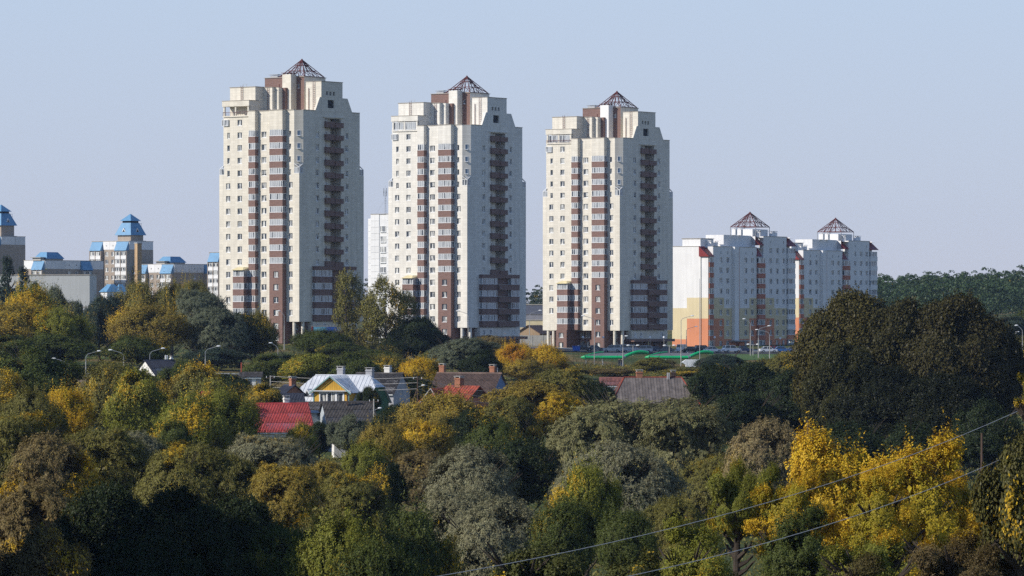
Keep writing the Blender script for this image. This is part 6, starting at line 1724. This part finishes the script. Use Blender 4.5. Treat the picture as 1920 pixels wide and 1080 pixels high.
# tall trees on the hillside just left of the view (their shade lies over the lower left)
HILL = [(-46, 165, 22, 12), (-56, 195, 25, 14), (-54, 222, 25, 14), (-60, 246, 25, 14), (-62, 270, 25, 14), (-40, 140, 19, 11), (-76, 232, 24, 15), (-36, 118, 17, 9), (-64, 296, 24, 14), (-78, 262, 25, 15), (-52, 310, 18, 11), (-44, 292, 31, 13), (-42, 268, 31, 13), (-40, 246, 31, 12), (-37, 222, 30, 11), (-33, 198, 28, 10)]
for k, (x, y, h, w) in enumerate(HILL):
    g = gz(x, y); rng = np.random.default_rng(70 + k)
    T = thing('hillside_tree', 'tall tree on the wooded hillside left of the view', 'tree', (x, y, g), 0, 'trees on the hillside outside the picture')
    trunk_mesh(rng, 0, h * 0.2, h * 0.8, w, 0.35).build('trunk', 'bark', T)
    c = put('crown', CR['oak'][k % 2], T, (0, 0, h * 0.18), k * 1.3, (w / 8, w / 8, h * 0.82 / 8)); c.color = (*DGR, 0.1)

# ------------------------------------------------------------------ stuff: undergrowth, far woods
def clumps(name, label, pts, sizes, per, ln, wd, col, turn, seed, flat=0.7):
    rng = np.random.default_rng(seed)
    n = len(pts) * per; i = np.repeat(np.arange(len(pts)), per)
    dv = unit(rng, n); dv[:, 2] = np.abs(dv[:, 2])
    s = sizes[i][:, None]
    pos = pts[i] + dv * s * np.array([1, 1, flat]) * (rng.uniform(0.45, 1.0, n) ** 0.5)[:, None]
    ax = norm(dv * 0.4 + unit(rng, n)); nr = norm(dv + 0.6 * unit(rng, n))
    ct = rng.uniform(0, 1, len(pts))
    me = leaf_mesh(name, pos, ax, nr, ln * rng.uniform(0.6, 1.4, n), wd * rng.uniform(0.6, 1.4, n), np.clip(ct[i] * 0.6 + rng.uniform(0, 0.4, n), 0, 1), np.clip(ct[i] * 0.9 + rng.uniform(0, 0.2, n), 0, 1))
    o = put(name, me); o.color = (*col, turn); o['label'] = label; o['category'] = 'vegetation'
    return struct(o, 'stuff')
rng = np.random.default_rng(5)
N = 4200
dd = 130 + (980 - 130) * rng.uniform(0, 1, N) ** 0.75
xx = rng.uniform(-0.15, 0.15, N) * dd
keep = ~((dd > 768) & (dd < 814)) & ~((xx > 10) & (dd > 880)) & ~((xx > 8) & (xx < 45) & (dd > 700))
dd, xx = dd[keep], xx[keep]
for T_ in bpy.data.objects:
    if T_.get('category') in ('house', 'hut'):
        q = (np.abs(xx - T_.location.x) < 8) & (np.abs(dd - T_.location.y) < 7.5); dd, xx = dd[~q], xx[~q]
sz = rng.uniform(0.9, 3.0, len(dd)) * np.where(dd > 560, 0.75, 1.35)
clumps('undergrowth', 'low mixed undergrowth covering the valley floor', np.stack([xx, dd, ground_z(xx, dd) - 0.1], 1), sz, 40, 0.34, 0.18, OL, 0.14, 6)
# hedge and dry weeds on the slope below the canopies
N = 1000; xx = rng.uniform(8, 62, N); dd = rng.uniform(850, 934, N)
clumps('hedge_plants', 'low hedge plants and dry weeds on the slope below the green canopies', np.stack([xx, dd, ground_z(xx, dd)], 1), rng.uniform(0.35, 1.25, N), 44, 0.26, 0.14, OL, 0.2, 7)
N = 110; xx = rng.uniform(-125, -6, N); dd = rng.uniform(770, 786, N)
clumps('roadside_hedge', 'rough hedge along the near side of the road', np.stack([xx, dd, ground_z(xx, dd)], 1), rng.uniform(0.7, 1.8, N), 60, 0.28, 0.17, OL, 0.12, 13)
# finer undergrowth close by
N = 900; dd = rng.uniform(110, 260, N); xx = rng.uniform(-0.14, 0.15, N) * dd
clumps('near_undergrowth', 'leafy undergrowth between the nearest trees', np.stack([xx, dd, ground_z(xx, dd) - 0.1], 1), rng.uniform(0.8, 2.2, N), 110, 0.17, 0.09, GRN, 0.12, 12)
# pine forest on the hill at the right, far tree line
def forest(name, label, n, x0, x1, d0, d1, h0, h1, seed, col, turn):
    rng = np.random.default_rng(seed)
    d = rng.uniform(d0, d1, n); x = rng.uniform(x0, x1, n) * d; h = rng.uniform(h0, h1, n); g = ground_z(x, d)
    pts = []; sz = []
    for k, f in enumerate((0.45, 0.62, 0.78, 0.92)):
        r = h * (0.17 - 0.03 * k)
        for j in range(3 if k < 3 else 1):
            a = rng.uniform(0, 6.28, n); q = r * (0.8 if k < 3 else 0.1)
            pts.append(np.stack([x + q * np.cos(a), d + q * np.sin(a), g + h * f], 1)); sz.append(r)
    return clumps(name, label, np.concatenate(pts), np.concatenate(sz), 27, 0.9, 0.55, col, turn, seed, 0.75)
forest('pine_forest', 'dense pine forest on the hill at the right', 640, 0.078, 0.165, 1380, 2000, 17, 22, 8, (0.050, 0.078, 0.036), 0.06)
forest('far_wood', 'distant wood closing the view between and behind the buildings', 300, -0.165, 0.06, 1750, 2150, 13, 18, 9, (0.045, 0.062, 0.030), 0.12)

# ------------------------------------------------------------------ haze
hz = MB().box(-1560, 1560, -140, 3160, EYE - 40, EYE + 70)
hm = bpy.data.materials.new('haze_air'); hm.use_nodes = True; hn = hm.node_tree; hn.nodes.clear()
ho = node(hn, 'ShaderNodeOutputMaterial'); pv = node(hn, 'ShaderNodeVolumePrincipled')
pv.inputs['Color'].default_value = (0.50, 0.68, 1.0, 1); pv.inputs['Density'].default_value = 0.000035; pv.inputs['Anisotropy'].default_value = 0.0
hn.links.new(pv.outputs[0], ho.inputs['Volume'])
HZ = hz.build('haze', [hm])
struct(HZ, 'stuff'); HZ['label'] = 'thin blue daylight haze over the whole valley'; HZ['category'] = 'haze'
HZ.visible_shadow = True
